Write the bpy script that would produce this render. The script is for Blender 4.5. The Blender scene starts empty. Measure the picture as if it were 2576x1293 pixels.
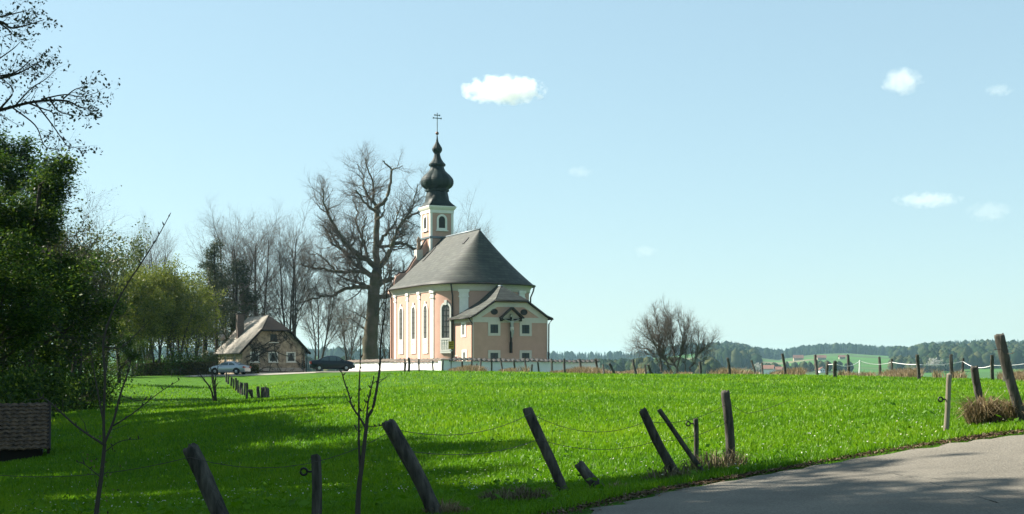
import bpy, math, random
import numpy as np
from mathutils import Vector, Matrix
R = math.radians
random.seed(7)
# ------------------------------------------------------------------ camera, sky, sun, exposure
SC = bpy.context.scene
COL = SC.collection
F, CX, HY, EYE = 3500.0, 1288.0, 925.0, 1.7      # focal length in photo pixels, principal point, horizon line, eye height
cam = bpy.data.cameras.new("camera")
cam.sensor_width = 36; cam.lens = 36*F/2576; cam.shift_y = (HY-646.5)/2576
cam.clip_start = 0.2; cam.clip_end = 20000
camo = bpy.data.objects.new("camera", cam); COL.objects.link(camo)
camo.location = (0, 0, EYE); camo.rotation_euler = (R(90), 0, 0)
SC.camera = camo
SUN_EL, SUN_AZ = 37.0, -70.0                     # azimuth from +Y, clockwise positive
w = bpy.data.worlds.new("World"); SC.world = w; w.use_nodes = True
nt = w.node_tree; bg = nt.nodes["Background"]
sky = nt.nodes.new("ShaderNodeTexSky"); sky.sky_type = 'NISHITA'; sky.sun_disc = False
sky.sun_elevation = R(SUN_EL); sky.sun_rotation = R(SUN_AZ)
sky.air_density = 1.0; sky.dust_density = 0.8; sky.ozone_density = 1.6; sky.altitude = 500
tint = nt.nodes.new("ShaderNodeMix"); tint.data_type = 'RGBA'; tint.blend_type = 'MULTIPLY'; tint.inputs[0].default_value = 1
tint.inputs[7].default_value = (2.12, 2.64, 2.70, 1)           # the camera's cool white balance
hs = nt.nodes.new('ShaderNodeHueSaturation'); hs.inputs['Saturation'].default_value = 1.0
nt.links.new(sky.outputs[0], hs.inputs['Color']); gm_ = nt.nodes.new('ShaderNodeGamma'); gm_.inputs[1].default_value = .45
nt.links.new(hs.outputs[0], gm_.inputs[0]); nt.links.new(gm_.outputs[0], tint.inputs[6]); nt.links.new(tint.outputs[2], bg.inputs[0]); bg.inputs[1].default_value = 0.052
sl = bpy.data.lights.new("sun", 'SUN'); sl.energy = 5.0; sl.angle = R(0.5); sl.color = (1, .93, .80)
so = bpy.data.objects.new("sun", sl); COL.objects.link(so)
S = Vector((math.sin(R(SUN_AZ))*math.cos(R(SUN_EL)), math.cos(R(SUN_AZ))*math.cos(R(SUN_EL)), math.sin(R(SUN_EL))))
so.rotation_euler = S.to_track_quat('Z', 'Y').to_euler(); so.location = S*60
SC.view_settings.view_transform = 'Standard'; SC.view_settings.look = 'None'
SC.view_settings.gamma = 1; SC.view_settings.exposure = 1.6
SC.render.engine = 'CYCLES'
SC.cycles.use_denoising = True
SC.cycles.max_bounces = 6; SC.cycles.diffuse_bounces = 1; SC.cycles.volume_bounces = 8
SC.cycles.transparent_max_bounces = 12

def P(px, py, Y):                                # the point that distance Y ahead seen at a pixel of the photo
    return Vector(((px-CX)/F*Y, Y, EYE+(HY-py)/F*Y))

# ------------------------------------------------------------------ helpers
class MB:
    def __init__(s): s.v = []; s.f = []
    def add(s, vs, fs):
        n = len(s.v); s.v += [tuple(v) for v in vs]; s.f += [tuple(i+n for i in f) for f in fs]; return s
    def box(s, x0, x1, y0, y1, z0, z1):
        return s.add([(x0,y0,z0),(x1,y0,z0),(x1,y1,z0),(x0,y1,z0),(x0,y0,z1),(x1,y0,z1),(x1,y1,z1),(x0,y1,z1)],
                     [(0,3,2,1),(4,5,6,7),(0,1,5,4),(1,2,6,5),(2,3,7,6),(3,0,4,7)])
    def prism(s, pts, fn):
        """closed outline pts (a,b); fn(a,b,0/1) gives the two ends"""
        n = len(pts)
        vs = [fn(a, b, 0) for a, b in pts]+[fn(a, b, 1) for a, b in pts]
        fs = [tuple(range(n))[::-1], tuple(range(n, 2*n))]+[(i, (i+1) % n, n+(i+1) % n, n+i) for i in range(n)]
        return s.add(vs, fs)
    def loft(s, rings, closed=True, caps=True):
        n = len(rings[0]); vs = [p for r in rings for p in r]; fs = []
        m = n if closed else n-1
        for k in range(len(rings)-1):
            for i in range(m):
                j = (i+1) % n
                fs.append((k*n+i, k*n+j, (k+1)*n+j, (k+1)*n+i))
        if caps and closed:
            fs.append(tuple(range(n))[::-1]); fs.append(tuple(range((len(rings)-1)*n, len(rings)*n)))
        return s.add(vs, fs)
    def tube(s, pts, rad, k=8, caps=True):
        pts = [Vector(p) for p in pts]; rings = []
        if not hasattr(rad, '__len__'): rad = [rad]*len(pts)
        for i, p in enumerate(pts):
            t = (pts[min(i+1, len(pts)-1)]-pts[max(i-1, 0)]).normalized()
            ref = Vector((0, 0, 1)) if abs(t.z) < .9 else Vector((1, 0, 0))
            a = t.cross(ref).normalized(); b = t.cross(a)
            rings.append([p+(a*math.cos(2*math.pi*j/k)+b*math.sin(2*math.pi*j/k))*rad[i] for j in range(k)])
        return s.loft(rings, True, caps)
    def lathe(s, prof, c=(0, 0, 0), k=24, axis='z'):
        rings = []
        for r, h in prof:
            ring = []
            for j in range(k):
                a = 2*math.pi*j/k
                if axis == 'z': ring.append((c[0]+r*math.cos(a), c[1]+r*math.sin(a), c[2]+h))
                else: ring.append((c[0]+r*math.cos(a), c[1]+h, c[2]+r*math.sin(a)))
            rings.append(ring)
        return s.loft(rings)
    def build(s, name, mat, parent=None, smooth=False, loc=None):
        me = bpy.data.meshes.new(name); me.from_pydata(s.v, [], s.f); me.update()
        return link(name, me, mat, parent, smooth, loc)

def link(name, me, mat, parent=None, smooth=False, loc=None):
    o = bpy.data.objects.new(name, me); COL.objects.link(o)
    if mat: me.materials.append(mat)
    if parent: o.parent = parent
    if loc is not None: o.location = loc
    if smooth: me.polygons.foreach_set("use_smooth", np.ones(len(me.polygons), bool))
    return o

def mesh_np(name, V, Fc, tint=None):
    me = bpy.data.meshes.new(name); V = np.asarray(V, np.float32); Fc = np.asarray(Fc, np.int32)
    n, k = Fc.shape
    me.vertices.add(len(V)); me.vertices.foreach_set("co", V.ravel())
    me.loops.add(n*k); me.loops.foreach_set("vertex_index", Fc.ravel())
    me.polygons.add(n); me.polygons.foreach_set("loop_start", np.arange(0, n*k, k, dtype=np.int32))
    me.polygons.foreach_set("loop_total", np.full(n, k, np.int32))
    if tint is not None:
        at = me.attributes.new("tint", 'FLOAT', 'POINT'); at.data.foreach_set("value", np.asarray(tint, np.float32))
    me.update(calc_edges=True)
    return me

def tag(o, label=None, cat=None, group=None, kind=None):
    if label: o["label"] = label
    if cat: o["category"] = cat
    if group: o["group"] = group
    if kind: o["kind"] = kind
    return o
def thing(name, label, cat, loc=(0, 0, 0), rz=0, group=None):
    o = bpy.data.objects.new(name, None); COL.objects.link(o); o.location = loc; o.rotation_euler = (0, 0, rz)
    o.empty_display_size = .2
    return tag(o, label, cat, group)
def copy_tree(o, parent=None):
    c = o.copy(); COL.objects.link(c); c.parent = parent
    for ch in list(o.children): copy_tree(ch, c)
    return c
ORD = ["first","second","third","fourth","fifth","sixth","seventh","eighth","ninth","tenth","eleventh","twelfth","thirteenth",
       "fourteenth","fifteenth","sixteenth","seventeenth","eighteenth","nineteenth","twentieth"]

# ------------------------------------------------------------------ materials
ALB = .65                                       # all paints and plants were first mixed too pale: one factor for their reflectance
def mat(name, col, rough=.8, noise=0, scale=5, col2=None, bump=0, metal=0, spec=.3, coord='Object', detail=5, stretch=None):
    ka = .92 if 'white' in name else ALB; col = tuple(c*ka for c in col); col2 = tuple(c*ka for c in col2) if col2 else None
    m = bpy.data.materials.new(name); m.use_nodes = True; t = m.node_tree; b = t.nodes["Principled BSDF"]
    b.inputs["Roughness"].default_value = rough; b.inputs["Metallic"].default_value = metal
    b.inputs["Specular IOR Level"].default_value = spec
    b.inputs["Base Color"].default_value = (*col, 1)
    if noise or col2 or bump:
        tc = t.nodes.new("ShaderNodeTexCoord"); n = t.nodes.new("ShaderNodeTexNoise")
        n.inputs["Scale"].default_value = scale; n.inputs["Detail"].default_value = detail; n.inputs["Roughness"].default_value = .65
        src = tc.outputs[coord]
        if stretch:
            mp = t.nodes.new("ShaderNodeMapping"); mp.inputs["Scale"].default_value = stretch
            t.links.new(src, mp.inputs[0]); src = mp.outputs[0]
        t.links.new(src, n.inputs["Vector"])
        r = t.nodes.new("ShaderNodeValToRGB"); e = r.color_ramp.elements
        c2 = col2 or tuple(c*(1-noise) for c in col); c1 = col if col2 else tuple(min(1, c*(1+noise)) for c in col)
        e[0].position = .35; e[1].position = .68; e[0].color = (*c2, 1); e[1].color = (*c1, 1)
        t.links.new(n.outputs["Fac"], r.inputs[0]); t.links.new(r.outputs[0], b.inputs["Base Color"])
        if bump:
            bp = t.nodes.new("ShaderNodeBump"); bp.inputs["Strength"].default_value = bump; bp.inputs["Distance"].default_value = .05
            t.links.new(n.outputs["Fac"], bp.inputs["Height"]); t.links.new(bp.outputs[0], b.inputs["Normal"])
    return m
def leaf_mat(name, stops, trans=.4, gloss=.06, rough=.45, tcol=1.0):
    m = bpy.data.materials.new(name); m.use_nodes = True; t = m.node_tree; t.nodes.clear()
    out = t.nodes.new("ShaderNodeOutputMaterial"); at = t.nodes.new("ShaderNodeAttribute"); at.attribute_name = "tint"
    r = t.nodes.new("ShaderNodeValToRGB"); el = r.color_ramp.elements
    while len(el) < len(stops): el.new(.5)
    for e, (p, c) in zip(el, stops): e.position = p; e.color = (*[q*ALB for q in c], 1)
    t.links.new(at.outputs["Fac"], r.inputs[0])
    d = t.nodes.new("ShaderNodeBsdfDiffuse"); tr = t.nodes.new("ShaderNodeBsdfTranslucent"); g = t.nodes.new("ShaderNodeBsdfGlossy")
    g.inputs["Roughness"].default_value = rough
    m1 = t.nodes.new("ShaderNodeMixShader"); m2 = t.nodes.new("ShaderNodeMixShader")
    t.links.new(r.outputs[0], d.inputs[0]); t.links.new(r.outputs[0], tr.inputs[0])
    m1.inputs[0].default_value = trans; m2.inputs[0].default_value = gloss
    t.links.new(d.outputs[0], m1.inputs[1]); t.links.new(tr.outputs[0], m1.inputs[2])
    t.links.new(m1.outputs[0], m2.inputs[1]); t.links.new(g.outputs[0], m2.inputs[2]); t.links.new(m2.outputs[0], out.inputs[0])
    return m
M = dict(
    pink=mat("pink plaster", (.70, .42, .325), .9, .06, 1.2, bump=.03),
    white=mat("white plaster", (.80, .77, .70), .9, .05, 2),
    cream=mat("cream plaster", (.80, .73, .63), .9, .06, 2),
    wallwhite=mat("whitewash", (.82, .81, .78), .9, .06, 1.5),
    slate=mat("slate", (.080, .088, .072), .65, 0, .9, (.042, .048, .042), .3, stretch=(1, 1, 3)),
    copper=mat("dark copper", (.010, .024, .022), .55, .35, 2.5, spec=.2),
    dark=mat("dark iron", (.02, .018, .018), .5),
    gutter=mat("gutter metal", (.035, .026, .022), .5),
    iron=mat("pale iron", (.25, .30, .33), .5, metal=.4),
    gold=mat("worn copper ball", (.20, .09, .06), .4, metal=.4),
    glass=mat("window glass", (.04, .055, .06), .35, spec=.25),
    leadglass=mat("leaded glass", (.17, .17, .16), .5, .3, 6),
    bark=mat("bark", (.075, .060, .048), .95, 0, 2.5, (.040, .033, .027), .5, stretch=(1, 1, .3)),
    moss=mat("mossy bark", (.17, .14, .10), .95, 0, .8, (.10, .105, .055), .5),
    twig=mat("twigs", (.17, .14, .115), .95),
    twigdark=mat("dark twigs", (.075, .063, .053), .95),
    wood=mat("weathered post wood", (.16, .145, .12), .95, 0, 11, (.026, .026, .022), .6, stretch=(1, 1, .15)),
    palewood=mat("pale post wood", (.38, .33, .26), .9, 0, 9, (.20, .17, .13), .4, stretch=(1, 1, .15)),
    wire=mat("rusty wire", (.10, .085, .075), .7, metal=.3),
    rope=mat("white tape", (.8, .8, .78), .7),
    houseroof=mat("corrugated roof sheets", (.50, .46, .385), .75, 0, 1.0, (.34, .30, .25), .2),
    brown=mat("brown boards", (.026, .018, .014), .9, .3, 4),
    stone=mat("mottled old plaster", (.85, .66, .48), .95, 0, 1.7, (.27, .20, .15), .3, detail=8),
    plinth=mat("grey plaster", (.65, .56, .49), .95, .12, 3),
    tile=mat("old roof tiles", (.22, .145, .085), .9, 0, 7, (.026, .017, .011), .2),
    blackwall=mat("dark boards", (.03, .025, .02), .95),
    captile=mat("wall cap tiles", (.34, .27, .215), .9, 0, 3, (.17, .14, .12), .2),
    yellow=mat("yellow enamel", (.60, .38, .02), .5),
    redwood=mat("dark red door", (.16, .03, .025), .6),
    silver=mat("silver paint", (.50, .55, .60), .28, metal=.55, spec=.5),
    navy=mat("dark blue paint", (.010, .018, .030), .25, spec=.25),
    carglass=mat("car glass", (.05, .09, .10), .06, spec=.8),
    tyre=mat("tyre", (.015, .015, .015), .9),
    alloy=mat("alloy wheel", (.55, .56, .58), .35, metal=.5),
    redlight=mat("tail lamp", (.45, .03, .02), .3),
    lamp=mat("headlamp", (.75, .78, .8), .15, spec=.8),
    plate=mat("number plate", (.75, .75, .72), .5),
    corpus=mat("pale carved figure", (.50, .50, .44), .7),
    leaf_dark=leaf_mat("dark leaves", [(0, (.020, .058, .010)), (.6, (.060, .125, .016)), (1, (.17, .25, .026))], .4, .015),
    leaf_olive=leaf_mat("olive leaves", [(0, (.045, .075, .016)), (.6, (.095, .135, .024)), (1, (.18, .205, .04))], .45, .04),
    leaf_fresh=leaf_mat("fresh leaves", [(0, (.080, .115, .012)), (.6, (.185, .235, .024)), (1, (.32, .35, .045))], .5, .015),
    leaf_bud=leaf_mat("new beech leaves", [(0, (.022, .040, .020)), (1, (.060, .075, .022))], .3, .05),
    hedge=leaf_mat('hedge leaves', [(0, (.06, .05, .018)), (.6, (.13, .115, .035)), (1, (.22, .19, .06))], .3, .02),
    needle=leaf_mat("conifer needles", [(0, (.028, .046, .018)), (1, (.095, .115, .038))], .2, .03),
    forest=leaf_mat("forest", [(0, (.014, .030, .016)), (.6, (.030, .052, .024)), (1, (.10, .105, .045))], .1, .0),
    grass=leaf_mat("grass blades", [(0, (.070, .215, .004)), (.55, (.175, .39, .005)), (.93, (.29, .49, .010)), (.97, (.38, .48, .12)), (1, (.52, .56, .30))], .45, .02, .5),  # palest stops paint the sun's glint on shiny blades
    dry=leaf_mat("dry grass", [(0, (.17, .125, .06)), (.6, (.36, .27, .145)), (1, (.50, .40, .24))], .3, .02),
    litter=leaf_mat("leaf litter", [(0, (.05, .03, .018)), (.6, (.13, .085, .05)), (1, (.34, .25, .16))], .1, .02),
    bramble=leaf_mat("dead stems", [(0, (.12, .105, .06)), (1, (.34, .29, .18))], .1, .0),
)

# ------------------------------------------------------------------ terrain
CTRL = [(1090,1290,14.5),(1420,1240,19),(1700,1200,20.5),(1840,1175,22),(2380,1095,20.8),(2385,1112,19.8),(2576,1094,20.2),(1985,1190,20),(2200,1142,20),(2400,1250,15.5),(1900,1290,15.5),(2475,1080,23),(2570,1047,22.5),
 (575,1335,13.5),(800,1320,14),(240,1345,14),(0,1300,22),(0,1170,40),(300,1120,40),(600,1062,45),(900,1032,45),(1300,1022,45),
 (1800,1015,45),(2300,1000,45),(2576,990,45),(300,1030,75),(100,1050,70),(670,1014,85),(900,983,82),(900,945,118),(620,990,105),
 (565,964,130),(575,944,142),(300,958,130),(150,968,110),(835,936,140),(1118,931,138),(890,937,163),(1250,937,124),(1500,942,112),
 (1765,946,104),(2000,947,98),(2309,957,74),(2500,959,76),(2600,964,72),(1300,962,85),(1800,984,60),(1190,938,150),(1000,936,172),
 (690,943,165),(480,944,146),(350,946,146),(690,975,112),(800,952,112)]
CPT = [((px-CX)/F*Y, Y, (HY-py)/F*Y) for px, py, Y in CTRL]
CPT += [(0,0,-1.7),(-1.5,6,-1.7),(1,11,-1.72),(4,12,-1.62),(6,4,-1.6),(10,16,-1.2),(18,20,-.55),(25,25,-.2),(40,30,.2),(60,10,.2),(30,0,-.8),
 (-8,8,-2.0),(-16,14,-2.6),(-25,25,-3.2),(-40,10,-4.5),(-45,50,-4.2),(-60,90,-3.5),(-70,140,-2.5),(-50,-40,-3.5),(0,-40,-1.7),(50,-40,-1),
 (35,120,-2.2),(60,100,-1.8),(20,150,-2.4),(45,150,-3.6),(70,60,-.9),(50,60,-.8),(85,150,-4),(0,200,-1.6),(-40,200,-1.2),(-80,200,-1),(60,200,-5.5),(20,200,-4)]
CPT = np.array(CPT)
def _U(r2): return np.where(r2 > 1e-9, r2*np.log(r2+1e-12)*.5, 0)
_n = len(CPT); _A = np.zeros((_n+3, _n+3)); _d = CPT[:, None, :2]-CPT[None, :, :2]; _A[:_n, :_n] = _U((_d**2).sum(-1))+np.eye(_n)*8
_A[:_n, _n] = 1; _A[:_n, _n+1:] = CPT[:, :2]; _A[_n, :_n] = 1; _A[_n+1:, :_n] = CPT[:, :2].T
_W = np.linalg.solve(_A, np.concatenate([CPT[:, 2], np.zeros(3)]))
def sstep(a, b, x): t = np.clip((x-a)/(b-a), 0, 1); return t*t*(3-2*t)
RIDGE = [(-2000,893),(700,897),(1000,900),(1480,910),(1590,908),(1680,900),(1760,890),(1850,888),(1905,900),(1960,905),(2010,898),(2060,892),
         (2130,890),(2200,895),(2290,900),(2330,890),(2400,886),(2500,884),(2600,888),(4500,893)]
_rx = np.array([a for a, b in RIDGE]); _ry = np.array([b for a, b in RIDGE])
def Hz(x, y):
    x = np.asarray(x, float); y = np.asarray(y, float); sh = x.shape; x = x.ravel(); y = y.ravel()
    out = np.zeros(len(x)); r = np.hypot(x, y); near = r < 340
    if near.any():
        xc = np.clip(x[near], -80, 80); yc = np.clip(y[near], -45, 210); z = np.zeros(len(xc))
        for k in range(0, len(xc), 20000):
            q = slice(k, k+20000)
            d2 = (xc[q, None]-CPT[None, :, 0])**2+(yc[q, None]-CPT[None, :, 1])**2
            z[q] = _U(d2)@_W[:_n]+_W[_n]+xc[q]*_W[_n+1]+yc[q]*_W[_n+2]
        out[near] = z
    px = CX+F*np.where(y > 1, x/np.maximum(y, 1), 2.0)
    rz = (HY-np.interp(np.clip(px, -2000, 4500), _rx, _ry))/F*2500
    far = -7+sstep(250, 420, r)*-1.5+(rz+8.5)*sstep(850, 2450, r)-sstep(2700, 4200, r)*(rz+10)
    far = far+1.5*np.sin(x*.009)*np.cos(y*.006)*sstep(300, 700, r)
    w_ = sstep(200, 330, r)
    return (EYE+out*(1-w_)+far*w_).reshape(sh)
def gz(x, y): return float(Hz(np.array([x]), np.array([y]))[0])

def at_py(px, py, y0, y1):                        # the distance at which the far slope meets a line of sight
    Y = np.linspace(y0, y1, 400); x = (px-CX)/F*Y; d = HY-(Hz(x, Y)-EYE)*F/Y-py; k = np.where(np.diff(np.sign(d)) != 0)[0]
    return float(Y[k[0]]) if len(k) else float(Y[np.argmin(np.abs(d))])
ang = np.concatenate([np.arange(-180, -32, 4), np.arange(-32, 30, .3), np.arange(30, 180, 4)])
rad = np.concatenate([[.4], np.geomspace(1.2, 260, 175), np.geomspace(272, 6000, 70)])
A_, R_ = np.meshgrid(np.radians(ang), rad); X_ = R_*np.sin(A_); Y_ = R_*np.cos(A_)
Z_ = Hz(X_, Y_)
na = len(ang); nr = len(rad)
i0 = np.arange(nr-1)[:, None]*na+np.arange(na)[None, :]; i1 = np.arange(nr-1)[:, None]*na+(np.arange(na)+1)[None, :] % na
Fg = np.stack([i0, i1, i1+na, i0+na], -1).reshape(-1, 4)
gm = mesh_np("ground", np.stack([X_, Y_, Z_], -1).reshape(-1, 3), Fg)
def ground_mat():
    m = bpy.data.materials.new("meadow soil"); m.use_nodes = True; t = m.node_tree; b = t.nodes["Principled BSDF"]; L = t.links.new
    b.inputs["Roughness"].default_value = .95; b.inputs["Specular IOR Level"].default_value = .1
    tc = t.nodes.new("ShaderNodeTexCoord")
    def ramp(scale, stops, detail=6):
        n = t.nodes.new("ShaderNodeTexNoise"); n.inputs["Scale"].default_value = scale; n.inputs["Detail"].default_value = detail
        L(tc.outputs["Object"], n.inputs["Vector"]); r = t.nodes.new("ShaderNodeValToRGB"); e = r.color_ramp.elements
        while len(e) < len(stops): e.new(.5)
        for q, (p, c) in zip(e, stops): q.position = p; q.color = (*[v_*ALB for v_ in c], 1)
        L(n.outputs["Fac"], r.inputs[0]); return r
    near = ramp(1.6, [(.3, (.035, .11, .004)), (.55, (.07, .19, .005)), (.75, (.11, .24, .008))], 9)
    far = ramp(.0032, [(.36, (.070, .10, .035)), (.48, (.075, .20, .03)), (.56, (.06, .15, .03)), (.64, (.22, .20, .11))], 2)
    gpos = t.nodes.new("ShaderNodeNewGeometry"); ln = t.nodes.new("ShaderNodeVectorMath"); ln.operation = 'LENGTH'
    L(gpos.outputs["Position"], ln.inputs[0]); mr = t.nodes.new("ShaderNodeMapRange"); mr.inputs[1].default_value = 200; mr.inputs[2].default_value = 420
    L(ln.outputs["Value"], mr.inputs[0]); mx = t.nodes.new("ShaderNodeMix"); mx.data_type = 'RGBA'
    L(mr.outputs[0], mx.inputs[0]); L(near.outputs[0], mx.inputs[6]); L(far.outputs[0], mx.inputs[7]); L(mx.outputs[2], b.inputs["Base Color"])
    n = t.nodes.new("ShaderNodeTexNoise"); n.inputs["Scale"].default_value = 9; n.inputs["Detail"].default_value = 4; L(tc.outputs["Object"], n.inputs["Vector"])
    bp = t.nodes.new("ShaderNodeBump"); bp.inputs["Strength"].default_value = .8; bp.inputs["Distance"].default_value = .12
    L(n.outputs["Fac"], bp.inputs["Height"]); L(bp.outputs[0], b.inputs["Normal"])
    return m
go = link("ground", gm, ground_mat(), smooth=True); tag(go, kind="structure")

# ------------------------------------------------------------------ road
def catmull(pts, n):
    pts = [Vector(p) for p in pts]; pts = [pts[0]*2-pts[1]]+pts+[pts[-1]*2-pts[-2]]; out = []
    for i in range(1, len(pts)-2):
        a, b, c, d = pts[i-1:i+3]
        for k in range(n):
            t = k/n
            out.append(.5*((2*b)+(c-a)*t+(2*a-5*b+4*c-d)*t*t+(3*b-a-3*c+d)*t**3))
    out.append(pts[-2]); return out
EDGE = catmull([(-3.2,-30,0),(-2.6,-10,0),(-1.9,4,0),(-.75,11,0),(1.0,16.2,0),(2.35,18.6,0),(4.05,19.85,0),(6.2,20.05,0),(7.7,20.45,0),(12,21.8,0),(20,24.2,0),(34,27.5,0),(60,29,0)], 12)
rv = []; rf = []; nac = 14; WID = 5.2
for i, p in enumerate(EDGE):
    t = (EDGE[min(i+1, len(EDGE)-1)]-EDGE[max(i-1, 0)]).normalized(); nrm = Vector((t.y, -t.x, 0))
    jit = .10*math.sin(i*1.7)+.06*math.sin(i*4.1)
    for k in range(nac+1):
        s = k/nac*WID+(jit*(1-k/nac))
        q = p+nrm*s; rv.append((q.x, q.y))
rv = np.array(rv); rz_ = Hz(rv[:, 0], rv[:, 1])+.035
k0 = np.arange(nac+1); rz_ = rz_+np.tile(np.where(k0 == 0, -.06, 0), len(EDGE))
RF = np.array([(i*(nac+1)+k, i*(nac+1)+k+1, (i+1)*(nac+1)+k+1, (i+1)*(nac+1)+k) for i in range(len(EDGE)-1) for k in range(nac)])
def road_mat():
    m = mat("asphalt", (.30, .275, .225), .85, 0, 38, (.155, .14, .115), .5, detail=8, spec=.25)
    t = m.node_tree; b = t.nodes["Principled BSDF"]; src = b.inputs["Base Color"].links[0].from_socket
    n = t.nodes.new("ShaderNodeTexNoise"); n.inputs["Scale"].default_value = .8; n.inputs["Detail"].default_value = 3
    tc = t.nodes.new("ShaderNodeTexCoord"); t.links.new(tc.outputs["Object"], n.inputs["Vector"])
    mr = t.nodes.new("ShaderNodeMapRange"); mr.inputs[1].default_value = .3; mr.inputs[2].default_value = .7; mr.inputs[3].default_value = .8; mr.inputs[4].default_value = 1.15
    t.links.new(n.outputs["Fac"], mr.inputs[0]); mx = t.nodes.new("ShaderNodeVectorMath"); mx.operation = 'SCALE'
    t.links.new(src, mx.inputs[0]); t.links.new(mr.outputs[0], mx.inputs["Scale"]); t.links.new(mx.outputs[0], b.inputs["Base Color"])
    return m
tag(link("road", mesh_np("road", np.column_stack([rv, rz_]), RF), road_mat(), smooth=True), kind="structure")
EX = np.array([p.x for p in EDGE]); EY = np.array([p.y for p in EDGE])
def side_of_edge(x, y):                          # signed distance: positive on the meadow's side of the road edge
    x = np.asarray(x); y = np.asarray(y); best = np.full(len(x), 1e9); sg = np.ones(len(x))
    for i in range(len(EX)-1):
        ax, ay, bx, by = EX[i], EY[i], EX[i+1], EY[i+1]; dx, dy = bx-ax, by-ay; l2 = dx*dx+dy*dy
        t = np.clip(((x-ax)*dx+(y-ay)*dy)/l2, 0, 1); d = np.hypot(x-ax-t*dx, y-ay-t*dy); c = dx*(y-ay)-dy*(x-ax)
        u = d < best; best = np.where(u, d, best); sg = np.where(u, np.sign(c), sg)
    return best*sg
# pale gravel lane in front of the house and along the churchyard, where the cars stand
def ribbon(name, pts, wid, m, lift=.03):
    pts = catmull(pts, 10); v = []; 
    for i, p in enumerate(pts):
        t = (pts[min(i+1, len(pts)-1)]-pts[max(i-1, 0)]).normalized(); n = Vector((-t.y, t.x, 0))
        for k in range(5): q = p+n*wid*(k/4-.5); v.append((q.x, q.y, gz(q.x, q.y)+lift))
    f = [(i*5+k, i*5+k+1, (i+1)*5+k+1, (i+1)*5+k) for i in range(len(pts)-1) for k in range(4)]
    return tag(link(name, mesh_np(name, v, f), m, smooth=True), kind="structure")
ribbon("path", [(-33,143,0),(-29,142.5,0),(-19,142,0),(-11.5,139,0),(-14,152,0),(-18,170,0)], 5.5, mat("pale gravel", (.40, .37, .31), .95, .15, 3))
ribbon("lane", [(8,147,0),(12,128,0),(20,122,0),(40,118,0),(70,112,0)], 3, mat("sandy track", (.45, .36, .25), .95, .15, 2))

# ------------------------------------------------------------------ plants: branching generator
rng = np.random.default_rng(11)
class Tree:
    def __init__(s): s.tubes = {}; s.tips = []
    def add(s, part, pts, rads, k):
        s.tubes.setdefault((part, len(pts), k), []).append((pts, rads))
    def meshes(s, name):
        out = {}
        for (part, n, k), lst in s.tubes.items():
            Pt = np.array([p for p, r in lst], float); Rd = np.array([r for p, r in lst], float)
            T = np.gradient(Pt, axis=1); T /= np.linalg.norm(T, axis=2, keepdims=True)+1e-9
            ref = np.where(np.abs(T[..., 2:3]) < .9, np.array([0, 0, 1.]), np.array([1., 0, 0]))
            a = np.cross(T, ref); a /= np.linalg.norm(a, axis=2, keepdims=True)+1e-9; b = np.cross(T, a)
            ph = 2*np.pi*np.arange(k)/k
            V = Pt[:, :, None, :]+(a[:, :, None, :]*np.cos(ph)[None, None, :, None]+b[:, :, None, :]*np.sin(ph)[None, None, :, None])*Rd[:, :, None, None]
            base = (np.arange(len(lst))*n*k)[:, None, None]+(np.arange(n-1)*k)[None, :, None]
            j = np.arange(k)[None, None, :]; j2 = (j+1) % k
            Fq = np.stack([base+j, base+j2, base+k+j2, base+k+j], -1).reshape(-1, 4)
            o = out.setdefault(part, [[], [], 0]); o[0].append(V.reshape(-1, 3)); o[1].append(Fq+o[2]); o[2] += V.shape[0]*n*k
        return {p: mesh_np(name+" "+p, np.concatenate(o[0]), np.concatenate(o[1])) for p, o in out.items()}
def rnd_dir(d, ang, az=None):
    d = d.normalized(); ref = Vector((0, 0, 1)) if abs(d.z) < .9 else Vector((1, 0, 0))
    a = d.cross(ref).normalized(); b = d.cross(a); az = random.uniform(0, 2*math.pi) if az is None else az
    return (d*math.cos(ang)+(a*math.cos(az)+b*math.sin(az))*math.sin(ang)).normalized()
def grow(T, p, d, L, r, lev, sp):
    n = sp['seg'][lev]; pts = [tuple(p)]; rads = [r]; p = Vector(p); d = Vector(d).normalized(); ds = [d.copy()]
    w_ = sp['wander'][lev]; up = sp['up'][lev]; te = sp.get('taper0', .3) if lev == 0 else sp.get('taper', .3)
    for i in range(n):
        d = (d+Vector((random.gauss(0, w_), random.gauss(0, w_), random.gauss(0, w_)+up))).normalized()
        p = p+d*(L/n); pts.append(tuple(p)); rads.append(r*(1-(1-te)*(i+1)/n)); ds.append(d.copy())
    T.add(sp['part'][lev], pts, rads, sp['k'][lev])
    if lev+1 >= len(sp['seg']): T.tips += [pts[-1], pts[-2]] ; return
    sprout(T, pts, rads, ds, L, lev, sp)
def sprout(T, pts, rads, ds, L, lev, sp, n=None):
    nc = n if n is not None else sp['n'][lev]; s0 = sp['start'][lev]; N = len(pts)-1
    for c in range(nc):
        t = s0+(1-s0)*(c+random.random())/nc; f = t*N; i = min(int(f), N-1); f -= i
        q = Vector(pts[i]).lerp(Vector(pts[i+1]), f); rr = rads[i]+(rads[i+1]-rads[i])*f
        a = R(sp['ang'][lev])*random.uniform(.7, 1.25)
        ll = L*sp['ratio'][lev]*random.uniform(.65, 1.2)*(1-sp.get('conic', .35)*t)
        grow(T, q, rnd_dir(ds[i], a), ll, min(rr*.75, max(rr*sp['rr'][lev], sp.get('rmin', .01))), lev+1, sp)
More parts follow.
